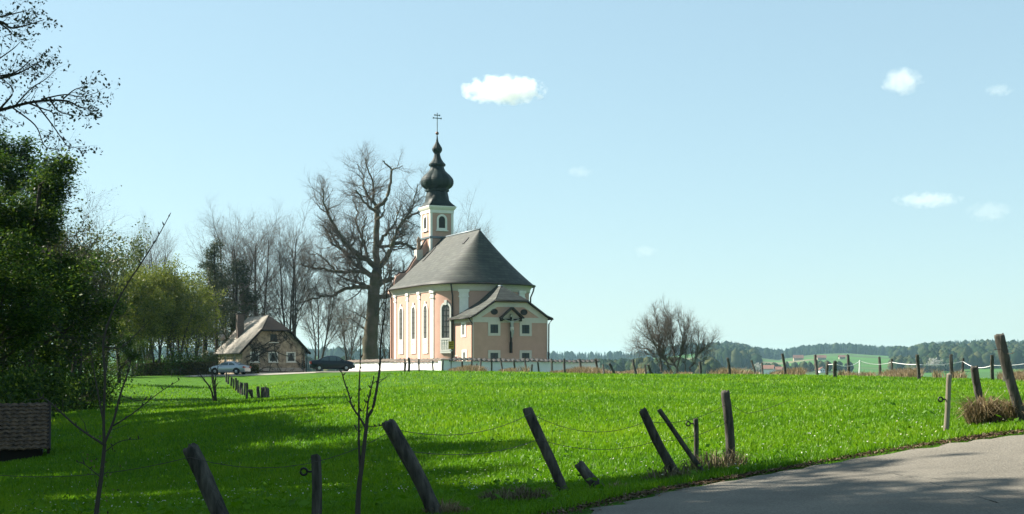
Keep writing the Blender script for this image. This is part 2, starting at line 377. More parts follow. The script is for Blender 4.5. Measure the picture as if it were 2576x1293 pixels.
def leaves(centers, per, spread, size, seed=0, flat=0, tintlo=0, tinthi=1):
    g = np.random.default_rng(seed); C = np.asarray(centers, float); C = np.repeat(C, per, 0); N = len(C)
    C = C+g.normal(0, 1, (N, 3))*np.array([spread, spread, spread*.8])
    n = g.normal(0, 1, (N, 3)); n[:, 2] += flat*np.sign(n[:, 2]+.001); n /= np.linalg.norm(n, axis=1, keepdims=True)
    a = np.cross(n, g.normal(0, 1, (N, 3))); a /= np.linalg.norm(a, axis=1, keepdims=True)+1e-9; b = np.cross(n, a)
    s = size*g.uniform(.55, 1.3, (N, 1)); V = np.stack([C-a*s, C+b*s*.55, C+a*s, C-b*s*.55], 1).reshape(-1, 3)
    t = np.repeat(np.clip(g.uniform(tintlo, tinthi, N), 0, 1), 4)
    return V, np.arange(4*N).reshape(-1, 4), t
def tree_obj(name, label, T, loc, bark, twig, group=None, cat="tree", leafm=None, leafd=None, rz=0, sc=1):
    root = thing(name, label, cat, loc, rz, group); root.scale = (sc, sc, sc)
    ms = T.meshes(name) if T else {}
    if 'trunk' in ms: link("trunk", ms['trunk'], bark, root, True)
    if leafd is not None:
        cr = link("crown", mesh_np("crown", *leafd), leafm, root)
        if 'crown' in ms: link("branches", ms['crown'], twig, root)
    elif 'crown' in ms: link("crown", ms['crown'], twig, root)
    return root
BARE = dict(part=['trunk','trunk','crown','crown','crown'], seg=[7,6,5,4,3], k=[8,6,4,3,3], wander=[.06,.12,.15,.18,.2], up=[.03,.09,.07,.05,.03],
            n=[11,8,6,5], start=[.22,.2,.2,.15], ang=[38,40,42,42], ratio=[.52,.5,.48,.5], rr=[.45,.5,.5,.6], rmin=.012, taper=.25)
def with_(d, **k): e = dict(d); e.update(k); return e
def bare_tree(h, r, sp=BARE, stems=1, seed=1, spreadang=15, foot=.2):
    random.seed(seed); T = Tree()
    for s in range(stems):
        d = rnd_dir(Vector((0, 0, 1)), R(spreadang)*random.uniform(.6, 1.1), 2*math.pi*s/stems+random.uniform(-.4, .4)) if stems > 1 else Vector((0, 0, 1))
        grow(T, (foot*math.cos(2*math.pi*s/stems)*(stems > 1), foot*.6*math.sin(2*math.pi*s/stems)*(stems > 1), -.3), d, h*.8*random.uniform(.85, 1.05), r, 0, sp)
    return T

# ------------------------------------------------------------------ the church
TH = R(25.0)
cu, su = math.cos(TH), math.sin(TH)
c0 = Vector(((1190-CX)/F*150, 150, 0))+Vector((cu, su, 0))*4.45          # middle of the annex front
CH = thing("church", "pink baroque pilgrimage church with grey slate roof and dark onion tower", "church", (c0.x, c0.y, EYE-.5), TH)
A0, DC, DE, NN = 6.0, 10.0, 21.0, 2.6
def outline(off=0., n=44, dend=DE):
    """nave outline from the west end of the lit side round the apse to the other side"""
    pts = []; a = A0+off
    for dd in np.linspace(dend, DC+1, 8): pts.append((-a, float(dd)))
    for i in range(n+1):
        t = math.pi-math.pi*i/n; c, s = math.cos(t), math.sin(t)
        pts.append((a*math.copysign(abs(c)**(2/NN), c), DC-a*abs(s)**(2/NN)))
    for dd in np.linspace(DC+1, dend, 8): pts.append((a, float(dd)))
    return pts
def ring(off, z, dend=DE): return [(u, d, z) for u, d in outline(off, 44, dend)]
MB().loft([ring(0, -1), ring(0, 9.15)], False).build("wall", M['pink'], CH, True)
MB().loft([ring(.04, 9.05), ring(.10, 9.1), ring(.10, 9.3), ring(.2, 9.55), ring(.42, 9.85), ring(.46, 9.98)], False).build("frieze", M['cream'], CH, True)
MB().loft([ring(.09, -1), ring(.09, .15), ring(.02, .17)], False).build("plinth", M['cream'], CH, True)
# main roof, hipped and flared round the apse
RZ, EZ, RF0 = 16.35, 9.93, 8.34
def roofpt(u, d, t, lift=0):
    q = (0., max(d, RF0)) ; g = .80*t+.20*t*t
    return (u+(q[0]-u)*t, d+(q[1]-d)*t, EZ+(RZ-EZ)*g+lift)
eo = outline(.56, 64, DE-.1)
rr_ = [[roofpt(u, d, t) for u, d in eo] for t in np.linspace(0, 1, 15)]
sk = [(u, d, EZ-.14) for u, d in eo]
ro = MB().loft([[(u*.96, d, EZ-.12) for u, d in eo], sk]+rr_, False).build("roof", M['slate'], CH, True)
sl_t = M['slate'].node_tree                                             # faint slate courses
wv = sl_t.nodes.new("ShaderNodeTexBrick"); tcn = sl_t.nodes.new("ShaderNodeTexCoord"); sx = sl_t.nodes.new("ShaderNodeSeparateXYZ"); cb = sl_t.nodes.new("ShaderNodeCombineXYZ")
ad = sl_t.nodes.new("ShaderNodeMath"); ad.operation = 'ADD'
sl_t.links.new(tcn.outputs["Object"], sx.inputs[0]); sl_t.links.new(sx.outputs[0], ad.inputs[0]); sl_t.links.new(sx.outputs[1], ad.inputs[1])
sl_t.links.new(ad.outputs[0], cb.inputs[0]); sl_t.links.new(sx.outputs[2], cb.inputs[1]); sl_t.links.new(cb.outputs[0], wv.inputs["Vector"])
wv.inputs["Scale"].default_value = .85; wv.inputs["Mortar Size"].default_value = .02; wv.inputs["Color1"].default_value = (.68, .68, .68, 1); wv.inputs["Color2"].default_value = (1.28, 1.28, 1.25, 1); wv.inputs["Mortar"].default_value = (.4, .4, .4, 1)
bs = sl_t.nodes["Principled BSDF"]; src = bs.inputs["Base Color"].links[0].from_socket
mu = sl_t.nodes.new("ShaderNodeMix"); mu.data_type = 'RGBA'; mu.blend_type = 'MULTIPLY'; mu.inputs[0].default_value = 1
sl_t.links.new(src, mu.inputs[6]); sl_t.links.new(wv.outputs[0], mu.inputs[7]); sl_t.links.new(mu.outputs[2], bs.inputs["Base Color"])
MB().tube([(0, RF0-.1, RZ+.03), (0, 20.2, RZ+.03)], .10).build("ridge", M['iron'], ro, True)
MB().tube([(u, d, EZ-.06) for u, d in outline(.64, 64)], .10).build("gutter", M['gutter'], CH, True)
def onroof(b, u, d, zoff, du, dd, h):            # small roof light lying on the lit slope
    t = 1-abs(u)/6.56; z = EZ+(RZ-EZ)*(.8*t+.2*t*t)
    sl = (RZ-EZ)*(.8+.4*t)/6.56
    v = [(u-du, d-dd, z-du*sl+zoff), (u+du, d-dd, z+du*sl+zoff), (u+du, d+dd, z+du*sl+zoff), (u-du, d+dd, z-du*sl+zoff)]
    w2 = [(x, y, zz-.3) for x, y, zz in v]
    b.add(v+w2, [(0, 1, 2, 3), (0, 4, 5, 1), (1, 5, 6, 2), (2, 6, 7, 3), (3, 7, 4, 0)])
b = MB(); onroof(b, -1.1, 9.9, .12, .32, .28, 0); b.build("roof_light", M['dark'], ro)
b = MB(); onroof(b, -1.95, 19.2, .12, .8, .22, 0); b.build("roof_light", M['dark'], ro)
# pilasters of the lit side and the shaded front
def pil(pos_n, wd=.42, zt=9.1):
    (u, d), (nu, nd) = pos_n; tu, td = -nd, nu; b = MB()
    def bar(wx, p, z0, z1):
        vs = []
        for z in (z0, z1):
            for a, o in ((-wx, -.15), (wx, -.15), (wx, p), (-wx, p)): vs.append((u+tu*a+nu*o, d+td*a+nd*o, z))
        b.add(vs, [(0,3,2,1),(4,5,6,7),(0,1,5,4),(1,2,6,5),(2,3,7,6),(3,0,4,7)])
    bar(wd, .06, -.5, zt-.75); bar(wd+.08, .13, zt-.75, zt-.6); bar(wd+.02, .09, zt-.6, zt-.18); bar(wd+.12, .18, zt-.18, zt+.12)
    b.build("pilaster", M['white'], CH)
def wallpt(i_or_u):                              # point and normal on the apse at an outline parameter (radians)
    t = i_or_u; c, s = math.cos(t), math.sin(t)
    u = A0*math.copysign(abs(c)**(2/NN), c); d = DC-A0*abs(s)**(2/NN)
    n = Vector((math.copysign((abs(u)/A0)**(NN-1), u), -((DC-d)/A0)**(NN-1))).normalized()
    return (u, d), (n.x, n.y)
def at_u(u):
    lo, hi = math.pi/2, math.pi
    for _ in range(50):
        m = (lo+hi)/2
        if wallpt(m)[0][0] > -abs(u): lo = m
        else: hi = m
    (a, b), (c, d) = wallpt(m); s = -1 if u < 0 else 1
    return (abs(a)*s, b), (abs(c)*s, d)
for dd in (19.9, 15.75, 12.0, 8.15): pil(((-6.0 if dd > 9 else -5.92, dd), (-1, 0) if dd > 9 else Vector((-.97, -.24)).normalized()[:]), .29)
for dd in (19.9, 15.75, 12.0): pil(((6.0, dd), (1, 0)), .29)
pil(at_u(-3.55), .5); pil(at_u(3.55), .5)
# tall arched windows with a balustrade panel below
def arch(w_, z0, z1, n=9):
    r = w_/2; return [(-r, z0), (r, z0)]+[(r*math.cos(math.pi*i/n), z1-r+r*math.sin(math.pi*i/n)) for i in range(n+1)]
def win(parent, pos_n, outl_g, outl_f, gm_, fm, name="window", depth=.16, inner=None):
    (u, d), (nu, nd) = pos_n; tu, td = -nd, nu
    fn = lambda o0, o1: (lambda a, z, e: (u+tu*a+nu*(o1 if e else o0), d+td*a+nd*(o1 if e else o0), z))
    # frame as a band between the outlines
    b = MB(); n = len(outl_g); f0 = fn(-.1, depth)
    vs = [f0(*p, 1) for p in outl_f]+[f0(*p, 1) for p in outl_g]+[f0(*p, 0) for p in outl_f]+[f0(*p, 0) for p in outl_g]
    fs = []
    for i in range(n):
        j = (i+1) % n
        fs += [(i, j, n+j, n+i), (2*n+i, 2*n+j, j, i), (n+i, n+j, 3*n+j, 3*n+i)]
    b.add(vs, fs); fr = b.build(name, fm, parent)
    MB().prism(outl_g, fn(-.1, .025)).build("pane", gm_, fr)
    return fr, fn
def nave_window(pos_n, w_=1.08):
    g = arch(w_, 2.35, 7.6); f = arch(w_+.36, 2.12, 7.82)
    fr, fn = win(CH, pos_n, g, f, M['leadglass'], M['white'], depth=.09)
    b = MB()
    b.prism([(-w_/2, 3.62), (w_/2, 3.62), (w_/2, 3.82), (-w_/2, 3.82)], fn(0, .10))
    b.prism([(-w_/2, 2.35), (w_/2, 2.35), (w_/2, 2.5), (-w_/2, 2.5)], fn(0, .10))
    for k in range(3):
        x = (k-1)*w_*.31
        for z, hw in ((2.5, .05), (2.62, .13), (2.85, .14), (3.05, .07), (3.2, .05), (3.35, .13), (3.55, .14)):
            b.prism([(x-hw, z), (x+hw, z), (x+hw*.8, z+.17), (x-hw*.8, z+.17)], fn(0, .08))
    b.prism([(-w_/2, 2.5), (w_/2, 2.5), (w_/2, 3.62), (-w_/2, 3.62)], fn(0, .035))
    b.build("balustrade", M['white'], fr)
    b = MB()
    for k in range(1, 6): b.prism([(-w_/2, 3.9+k*.6), (w_/2, 3.9+k*.6), (w_/2, 3.94+k*.6), (-w_/2, 3.94+k*.6)], fn(.02, .05))
    b.prism([(-.02, 3.9), (.02, 3.9), (.02, 7.4), (-.02, 7.4)], fn(.02, .05)); b.build("glazing_bars", M['gutter'], fr)
    b = MB(); b.prism([(-.13, 7.5), (.13, 7.5), (.18, 8.05), (-.18, 8.05)], fn(0, .13)); b.build("keystone", M['white'], fr)
for dd in (17.85, 13.7, 9.95): nave_window(((-6., dd), (-1, 0)))
nave_window(at_u(-5.12), 1.08)
# downpipes
def pipe(pts, r=.09, par=None): MB().tube(pts, r, 8).build("downpipe", M['gutter'], par or CH, True)
(wu, wd_), (nu_, nd_) = at_u(-4.55)
pipe([(wu+nu_*.62, wd_+nd_*.62, 9.8), (wu+nu_*.5, wd_+nd_*.5, 9.4), (wu+nu_*.18, wd_+nd_*.18, 8.5), (wu+nu_*.14, wd_+nd_*.14, -.5)])
pipe([(-6.5, 20.75, 9.8), (-6.16, 20.75, 8.7), (-6.16, 20.75, -.5)])
(wu, wd_), (nu_, nd_) = at_u(5.6)
pipe([(wu+nu_*.62, wd_+nd_*.62, 9.8), (wu+nu_*.5, wd_+nd_*.5, 9.3), (wu+nu_*.2, wd_+nd_*.2, 8.6), (wu+nu_*.15, wd_+nd_*.15, -.5)])
# west gable with scrolled outline
gs = [(6.05, -1), (6.05, 9.2), (6.4, 9.5), (6.3, 9.9), (5.85, 10.2), (5.75, 11.0), (5.5, 11.6), (5.0, 11.95), (4.3, 12.05), (3.9, 12.4), (3.3, 13.4), (2.6, 14.4), (1.9, 15.6), (1.5, 16.2)]
gp = gs+[(-a, z) for a, z in gs[::-1]]
MB().prism(gp, lambda a, z, e: (a, 20.95+.6*e, z)).build("gable", M['pink'], CH)
MB().tube([(-a, 21.25, z+.04) for a, z in gs[4:]], .17, 6).build("gable_coping", M['gutter'], CH, True)
MB().tube([(a, 21.25, z+.04) for a, z in gs[4:]], .17, 6).build("gable_coping", M['gutter'], CH, True)
# statue on the gable shoulder
b = MB(); b.box(-2.9, -2.1, 20.85, 21.65, 13.6, 14.9); pdl = b.build("pedestal", M['cream'], CH)
sv = bpy.data.meshes.new("statue"); sv.from_pydata([(0,0,0),(0,0,.45),(0,-.02,.95),(0,0,1.3),(0,0,1.5),(0,-.02,1.66),(-.2,-.05,1.25),(-.24,-.15,.95),(-.1,-.25,.85),(.2,-.05,1.25),(.27,-.12,.98),(.3,-.2,1.2)],
    [(0,1),(1,2),(2,3),(3,4),(4,5),(3,6),(6,7),(7,8),(3,9),(9,10),(10,11)], [])
sto = link("statue", sv, mat("weathered figure", (.36, .26, .18), .9), CH, True, (-2.5, 21.25, 14.9))
def skin(o, radii, sub=1):
    md = o.modifiers.new("skin", 'SKIN'); o.data.skin_vertices
    for i, r in enumerate(radii): o.data.skin_vertices[0].data[i].radius = r if hasattr(r, '__len__') else (r, r)
    o.data.skin_vertices[0].data[0].use_root = True
    o.modifiers.new("sub", 'SUBSURF').levels = sub; o.modifiers[-1].render_levels = sub; md.use_smooth_shade = True
skin(sto, [.30, .27, .20, .20, .09, .13, .09, .07, .05, .09, .07, .05])
# tower
TW, T0, T1 = 1.5, 19.9, 22.9; TC = (T0+T1)/2
MB().box(-TW, TW, T0, T1, 8, 19.6).build("tower_wall", M['pink'], CH)
b = MB()
for sx_ in (-1, 1):
    for sy_ in (-1, 1):
        x = sx_*TW; y = TC+sy_*TW
        b.box(min(x+sx_*.04, x-sx_*.26), max(x+sx_*.04, x-sx_*.26), min(y+sy_*.04, y-sy_*.26), max(y+sy_*.04, y-sy_*.26), 8, 19.45)
b.build("corner_quoins", M['white'], CH)
def sqring(o, z): return [(-TW-o, T0-o, z), (TW+o, T0-o, z), (TW+o, T1+o, z), (-TW-o, T1+o, z)]
MB().loft([sqring(0, 16.25), sqring(.12, 16.3), sqring(.14, 16.5), sqring(0, 16.55)]).build("string_course", M['iron'], CH)
MB().loft([sqring(0, 19.35), sqring(.08, 19.4), sqring(.08, 19.75), sqring(.2, 19.9), sqring(.32, 20.12), sqring(.32, 20.25)]).build("cornice", M['white'], CH)
for pn in (((0, T0), (0, -1)), ((-TW, TC), (-1, 0)), ((TW, TC), (1, 0)), ((0, T1), (0, 1))):
    fr, fn = win(CH, pn, arch(.85, 17.55, 19.0), arch(1.35, 17.3, 19.25), M['dark'], M['white'], "belfry_window", .1)
    b = MB(); b.prism([(-.8, 17.18), (.8, 17.18), (.8, 17.3), (-.8, 17.3)], fn(0, .16)); b.build("sill", M['white'], fr)
# onion spire
prof = [(850,157,1),(843,153,1),(830,136,.95),(815,122,.75),(800,111,.5),(780,100,.2),(760,93,0),(735,87,0),(722,85,0),(718,96,0),(704,97,0),(700,92,0),(690,108,0),(678,121,0),(665,129,0),(648,133,0),
        (630,133,0),(612,128,0),(596,117,0),(580,103,0),(562,83,0),(545,66,0),(525,57,0),(510,54,0),(506,66,0),(490,68,0),(484,62,0),(470,50,0),(450,37,0),(430,29,0),(410,24,0),(400,25,0),(388,34,0),(376,40,0),(362,41,0),(348,36,0),(335,28,0),(320,19,0),(300,10,0),(275,6,0),(250,4,0)]
CS = .01451*1.02; rings = []; K = 64
for yc, hw, sq in prof:
    r = hw*CS; z = 20.22+(850-yc)*CS; rg = []
    for j in range(K):
        a = 2*math.pi*j/K
        ro_ = r*math.cos(R(22.5))/math.cos(((a+R(22.5)) % R(45))-R(22.5))*1.03
        ro_ *= 1+.022*abs(math.sin(a*8)) if r > .25 else 1
        h = r/1.33; rs = h/max(abs(math.cos(a)), abs(math.sin(a)))
        rad_ = ro_*(1-sq)+rs*sq
        rg.append((rad_*math.cos(a), TC+rad_*math.sin(a), z))
    rings.append(rg)
sp_ = MB().loft(rings).build("onion_spire", M['copper'], CH)
zb = 20.22+(850-233)*CS
MB().lathe([(.001, -.22), (.1, -.19), (.18, -.11), (.21, 0), (.18, .11), (.1, .19), (.001, .22)], (0, TC, zb), 16).build("ball", M['gold'], sp_, True)
zt = 20.22+(850-62)*CS
b = MB(); b.box(-.045, .045, TC-.045, TC+.045, zb+.18, zt)
for yc, hw in ((107, 32), (82, 20)):
    z = 20.22+(850-yc)*CS; b.box(-hw*CS*1.1, hw*CS*1.1, TC-.04, TC+.04, z-.05, z+.05)
    for s in (-1, 1): b.box(s*hw*CS*1.1-.06, s*hw*CS*1.1+.06, TC-.05, TC+.05, z-.1, z+.1)
b.build("cross", M['iron'], sp_)
# sacristy in front of the apse
W2 = 4.45
gpr = [(-W2, -1), (W2, -1), (W2, 6.0), (3.2, 6.85), (1.85, 7.74), (-1.85, 7.74), (-3.2, 6.85), (-W2, 6.0)]
MB().prism(gpr, lambda a, z, e: (a, 7.2*e, z)).build("sacristy_wall", M['pink'], CH)
rp = [(5.0, 5.88), (4.3, 6.16), (3.2, 6.90), (1.85, 7.82), (0, 9.43)]
v = []; fr_ = []
for sgn in (-1, 1):
    n0 = len(v)
    for u, z in rp: v.append((sgn*u, -.32 if u > 0 else 2.3, z))
    for u, z in rp: v.append((sgn*u, 7.4, z))
    for i in range(4): fr_.append((n0+i, n0+i+1, n0+6+i, n0+5+i) if sgn < 0 else (n0+i, n0+5+i, n0+6+i, n0+i+1))
n0 = len(v); v += [(-1.95, -.42, 7.76), (1.95, -.42, 7.76), (0, 2.3, 9.43)]; fr_.append((n0, n0+1, n0+2))
sr = MB().add(v, fr_).build("sacristy_roof", M['slate'], CH)
md = sr.modifiers.new("thick", 'SOLIDIFY'); md.thickness = .13; md.offset = 1
b = MB()
for s in (-1, 1):
    b.tube([(s*u, -.34, z+.0) for u, z in rp[:4]], .10, 6); b.tube([(s*5.04, -.3, 5.86), (s*5.04, 5.6, 5.86)], .09, 6)
b.tube([(-2.0, -.46, 7.76), (2.0, -.46, 7.76)], .09, 6); b.build("gutter", M['gutter'], sr, True)
MB().tube([(0, 2.3, 9.55), (0, 4.4, 9.55)], .13, 6).build("ridge", M['iron'], sr, True)
b = MB()
b.box(-W2-.05, W2+.05, -.05, .3, 5.42, 5.97); b.box(-W2-.05, -W2+.3, .3, 6.3, 5.42, 5.93); b.box(W2-.3, W2+.05, .3, 6.3, 5.42, 5.93)
b.prism([(-1.6, 7.12), (1.6, 7.12), (2.05, 7.6), (-2.05, 7.6)], lambda a, z, e: (a, -.05+.2*e, z))
for s in (-1, 1): b.prism([(s*4.45, 5.97), (s*3.5, 5.97), (s*1.6, 7.12), (s*2.05, 7.58), (s*3.2, 6.78)], lambda a, z, e: (a, -.05+.2*e, z))
b.build("sacristy_frieze", M['cream'], CH)
for s in (-1, 1): MB().box(s*W2-.04, s*W2+.04, -.06, .22, -1, 5.42).build("corner_trim", M['cream'], CH)
def rect(x, w_, z0, z1): return [(x-w_/2, z0), (x+w_/2, z0), (x+w_/2, z1), (x-w_/2, z1)]
for (x, z0, z1) in ((-1.96, 4.25, 5.5-.02), (1.82, 4.25, 5.48), (-1.96, 1.1, 2.4), (1.82, 1.1, 2.4)):
    fr, fn = win(CH, ((0, 0), (0, -1)), rect(x, .92, z0, z1-.28), rect(x, 1.46, z0-.28, z1), M['glass'], M['cream'], "window", .06)
    b = MB(); b.prism(rect(x, .05, z0, z1-.28), fn(.02, .05)); b.prism(rect(x, .92, (z0+z1)/2-.1, (z0+z1)/2-.05), fn(.02, .05)); b.build("glazing_bars", M['gutter'], fr)
for x in (-1.95, 1.62):
    ov = lambda r: [(x+r*1.15*math.cos(k*math.pi/8), 6.58+r*.9*math.sin(k*math.pi/8)) for k in range(16)]
    win(CH, ((0, 0), (0, -1)), ov(.30), ov(.37), M['dark'], M['gutter'], "oculus", .05)
for dd, z0, z1 in ((2.55, 4.1, 5.25), (2.3, .9, 2.2)):
    win(CH, ((-W2, dd), (-1, 0)), rect(0, .75, z0, z1), rect(0, 1.3, z0-.26, z1+.26), M['leadglass'], M['white'], "window", .06)
fr, fn = win(CH, ((-W2, 4.75), (-1, 0)), rect(0, 1.0, -.5, 1.75), rect(0, 1.2, -.6, 1.85), M['redwood'], M['cream'], "door", .05)
pipe([(-5.0, -.1, 5.8), (-4.6, -.1, 5.3), (-4.6, -.1, -.5)], .08); pipe([(5.0, -.1, 5.8), (4.6, -.16, 5.3), (4.56, -.16, -.5)], .08)
# crucifix under its own little roof on the sacristy front
cw = CH.matrix_basis @ Vector((-.05, 0, 0))
CRX = thing("wall_crucifix", "large wooden crucifix under a small pitched roof on the shaded pink wall", "crucifix", (cw.x, cw.y, EYE-.5), TH)
b = MB(); b.box(-.085, .085, -.36, -.14, 2.1, 6.35); b.box(-1.15, 1.15, -.35, -.15, 5.66, 5.82)
for s in (-1, 1): b.box(s*1.15-.13, s*1.15+.13, -.37, -.13, 5.56, 5.92)
b.box(-.12, .12, -.39, -.11, 2.1, 3.3); b.build("cross", M['brown'], CRX)
b = MB()
for s in (-1, 1): b.prism([(0, 6.98), (s*1.32, 5.86), (s*1.36, 5.94), (0, 7.09)], lambda a, z, e: (a, -.8*e-.07, z))
b.build("canopy", M['gutter'], CRX)
MB().prism([(-1.1, 5.98), (1.1, 5.98), (0, 6.9)], lambda a, z, e: (a, -.07-.03*e, z)).build("back_board", M['cream'], CRX)
MB().box(-.14, .14, -.42, -.37, 6.02, 6.3).build("title_board", M['corpus'], CRX)
cv = bpy.data.meshes.new("corpus")
cv.from_pydata([(0,0,4.85),(0,-.02,5.15),(0,-.02,5.42),(0,-.03,5.6),(.03,-.1,5.74),(.05,-.12,5.86),(-.18,0,5.5),(-.5,.02,5.62),(-.88,.03,5.76),(-.98,.03,5.79),(.18,0,5.5),(.5,.02,5.62),(.88,.03,5.76),(.98,.03,5.79),
                (-.1,-.05,4.65),(-.07,-.16,4.3),(-.03,-.03,3.9),(-.02,-.1,3.76),(.1,-.05,4.65),(.09,-.17,4.3),(.03,-.04,3.9),(.03,-.1,3.78)],
               [(0,1),(1,2),(2,3),(3,4),(4,5),(2,6),(6,7),(7,8),(8,9),(2,10),(10,11),(11,12),(12,13),(0,14),(14,15),(15,16),(16,17),(0,18),(18,19),(19,20),(20,21)], [])
co = link("corpus", cv, M['corpus'], CRX, True, (0, -.5, 0))
skin(co, [.17,.15,.18,.07,.11,.09,.08,.06,.045,.03,.08,.06,.045,.03,.12,.09,.06,.04,.12,.09,.06,.04])
MB().lathe([(.16, 4.55), (.21, 4.7), (.2, 4.9), (.15, 4.95)], (0, -.52, 0), 12).build("loincloth", M['cream'], CRX, True)

# ------------------------------------------------------------------ churchyard wall
def yard_wall(name, label, a, b_, hgt, capmat):
    root = thing(name, label, "wall", (a[0], a[1], 0)); a = Vector((*a, 0)); b_ = Vector((*b_, 0)); t = (b_-a).normalized(); n = Vector((t.y, -t.x, 0)); L = (b_-a).length
    N = 24; body = []; 
    for i in range(N+1):
        p = t*(L*i/N); g = gz(a.x+p.x, a.y+p.y); top = hgt(i/N)
        body.append([p+n*.22+Vector((0,0,g-.5)), p+n*.22+Vector((0,0,top)), p-n*.22+Vector((0,0,top)), p-n*.22+Vector((0,0,g-.5))])
    MB().loft(body).build("wall_face", M['wallwhite'], root)
    b = MB(); m = int(L/.52)
    for i in range(m):                          # the cap: humped tiles, each course a little out of line
        s0 = L*i/m; s1 = L*(i+1)/m; z = hgt((s0+s1)/2/L); jz = random.uniform(-.05, .05)
        for sd in (1, -1):
            rg = []
            for s in (0, 1):
                ring_ = []
                for k in range(5):
                    f = k/4; hump = .11*math.sin(math.pi*f)
                    p = t*(s0+(s1-s0)*f); o = n*sd*(.02+.42*s)
                    ring_.append(p+o+Vector((0, 0, z+.26-.22*s+hump+jz)))
                rg.append(ring_)
            q = rg[0]+rg[1]; lower = [p-Vector((0, 0, .05)) for p in q]
            fs = [(k, k+1, 6+k, 5+k) for k in range(4)]+[(5+k, 6+k, 16+k, 15+k) for k in range(4)]
            b.add(q+lower, fs)
    b.build("tile_cap", capmat, root); return root
K0 = ((1116-CX)/F*138, 138.0); dwx, dwy = -su, cu
kL = (K0[0]+dwx*30, K0[1]+dwy*30); kR = (K0[0]+cu*17.5, K0[1]+su*17.5)
ztop = EYE+(HY-909)/F*138
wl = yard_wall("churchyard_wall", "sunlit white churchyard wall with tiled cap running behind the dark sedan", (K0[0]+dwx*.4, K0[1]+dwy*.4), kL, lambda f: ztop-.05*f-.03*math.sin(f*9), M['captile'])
wr = yard_wall("churchyard_wall", "shaded bluish white churchyard wall below the crucifix front", (K0[0]+cu*.4, K0[1]+su*.4), kR, lambda f: ztop-.12*f+.03*math.sin(f*14), mat('dark wall cap tiles', (.16, .15, .14), .9, 0, 3, (.07, .07, .068), .2))  # darker copy of the cap tiles, with the wall's shade in the colour
gp_ = thing("wall_pier", "white corner pier joining the sunlit and the shaded churchyard walls", "pier", (K0[0], K0[1], gz(*K0)), TH)
hh = ztop-gz(*K0); MB().box(-.42, .42, -.42, .42, -.4, hh+.12).build("shaft", M['wallwhite'], gp_)
MB().loft([[(-.5,-.5,hh+.12),(.5,-.5,hh+.12),(.5,.5,hh+.12),(-.5,.5,hh+.12)],[(-.5,-.5,hh+.2),(.5,-.5,hh+.2),(.5,.5,hh+.2),(-.5,.5,hh+.2)],[(-.1,-.1,hh+.34),(.1,-.1,hh+.34),(.1,.1,hh+.34),(-.1,.1,hh+.34)]]).build("coping", M['captile'], gp_)
# sign in front of the wall
ps = P(1135, 932, 134); ps.z = gz(ps.x, ps.y)
sg = thing("sign_post", "yellow rectangular sign on a thin grey pole in front of the churchyard wall", "sign", ps, R(8))
MB().lathe([(.035, -.3), (.035, 2.9)], (0, 0, 0), 8).build("pole", M['gutter'], sg, True)
b = MB(); b.box(-.27, .27, -.06, -.035, 2.1, 2.85); b.build("sign_panel", M['yellow'], sg)
b = MB(); b.box(-.12, .12, -.055, -.03, 1.88, 2.0); b.build("small_plate", M['plate'], sg)
b = MB()
for z in (2.3, 2.5, 2.66): b.box(-.2, .2, -.066, -.061, z, z+.05)
b.build("marking", M['brown'], sg)

# ------------------------------------------------------------------ old house
TH2 = R(28); ch, sh = math.cos(TH2), math.sin(TH2)
hp = P(690, 945, 168); HS = thing("old_house", "old farmhouse with corrugated grey roof and creeper stems over its mottled gable", "house", (hp.x, hp.y, EYE-.95), TH2)
hw, EV, RG, LEN = 3.95, 3.15, 7.35, 10.2
gpts = [(-hw, -1), (hw, -1), (hw, EV), (1.75, 5.55), (-1.75, 5.55), (-hw, EV)]
MB().prism(gpts, lambda a, z, e: (a, LEN*e, z)).build("wall", M['stone'], HS)
MB().box(-hw-.03, hw+.03, -.03, .5, -1, .95).build("plinth", M['plinth'], HS)
def slope(s, ov=.45):
    e = (s*(hw+ov*1.05), EV-ov*.95); k = (s*1.65, RG-(RG-EV)*1.65/(hw)*.98)
    return e, (s*1.72, 5.62), (0, RG)
b = MB(); nrib = 180
for s in (-1,):
    e, k, top = slope(s); rows = []
    for i in range(nrib+1):
        y = -.5+(LEN+.9)*i/nrib; zz = .05*math.sin(i*math.pi/3)
        rows.append([(e[0], y, e[1]+zz), (k[0], y, k[1]+zz), (top[0], max(y, 2.2), top[2] if len(top) > 2 else top[1]+zz)])
    b.loft(rows, False, False)
rf = b.build("roof", M['houseroof'], HS); rf.modifiers.new("t", 'SOLIDIFY').thickness = .08
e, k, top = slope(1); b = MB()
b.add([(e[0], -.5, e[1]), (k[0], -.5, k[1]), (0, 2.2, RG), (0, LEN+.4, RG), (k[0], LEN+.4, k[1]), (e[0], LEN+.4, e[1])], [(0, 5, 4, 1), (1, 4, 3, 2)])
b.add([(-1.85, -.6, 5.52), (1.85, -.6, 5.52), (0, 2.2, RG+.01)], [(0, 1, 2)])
rf2 = b.build("hip_roof", M['brown'], HS); rf2.modifiers.new("t", 'SOLIDIFY').thickness = .1  # brown tile, darkened further so the hip reads as shaded
b = MB()
for s in (-1, 1):
    e, k, top = slope(s); b.tube([(e[0], -.52, e[1]-.08), (k[0], -.52, k[1]-.1)], .13, 6)
b.tube([(-1.9, -.6, 5.42), (1.9, -.6, 5.42)], .12, 6); b.build("bargeboard", M['brown'], HS)
b = MB(); e, k, top = slope(-1); b.tube([(e[0]-.05, -.5, e[1]-.08), (e[0]-.05, LEN+.4, e[1]-.08)], .07, 6); b.build("gutter", M['gutter'], HS)
b = MB(); b.box(-2.75, -1.95, 5.9, 6.6, 3.6, 7.55); chm = b.build("chimney", mat("sooty brick", (.15, .115, .10), .9, .25, 8), HS)
b = MB(); b.box(-2.83, -1.87, 5.82, 6.68, 7.55, 7.68); b.build("chimney_cap", M['gutter'], chm)
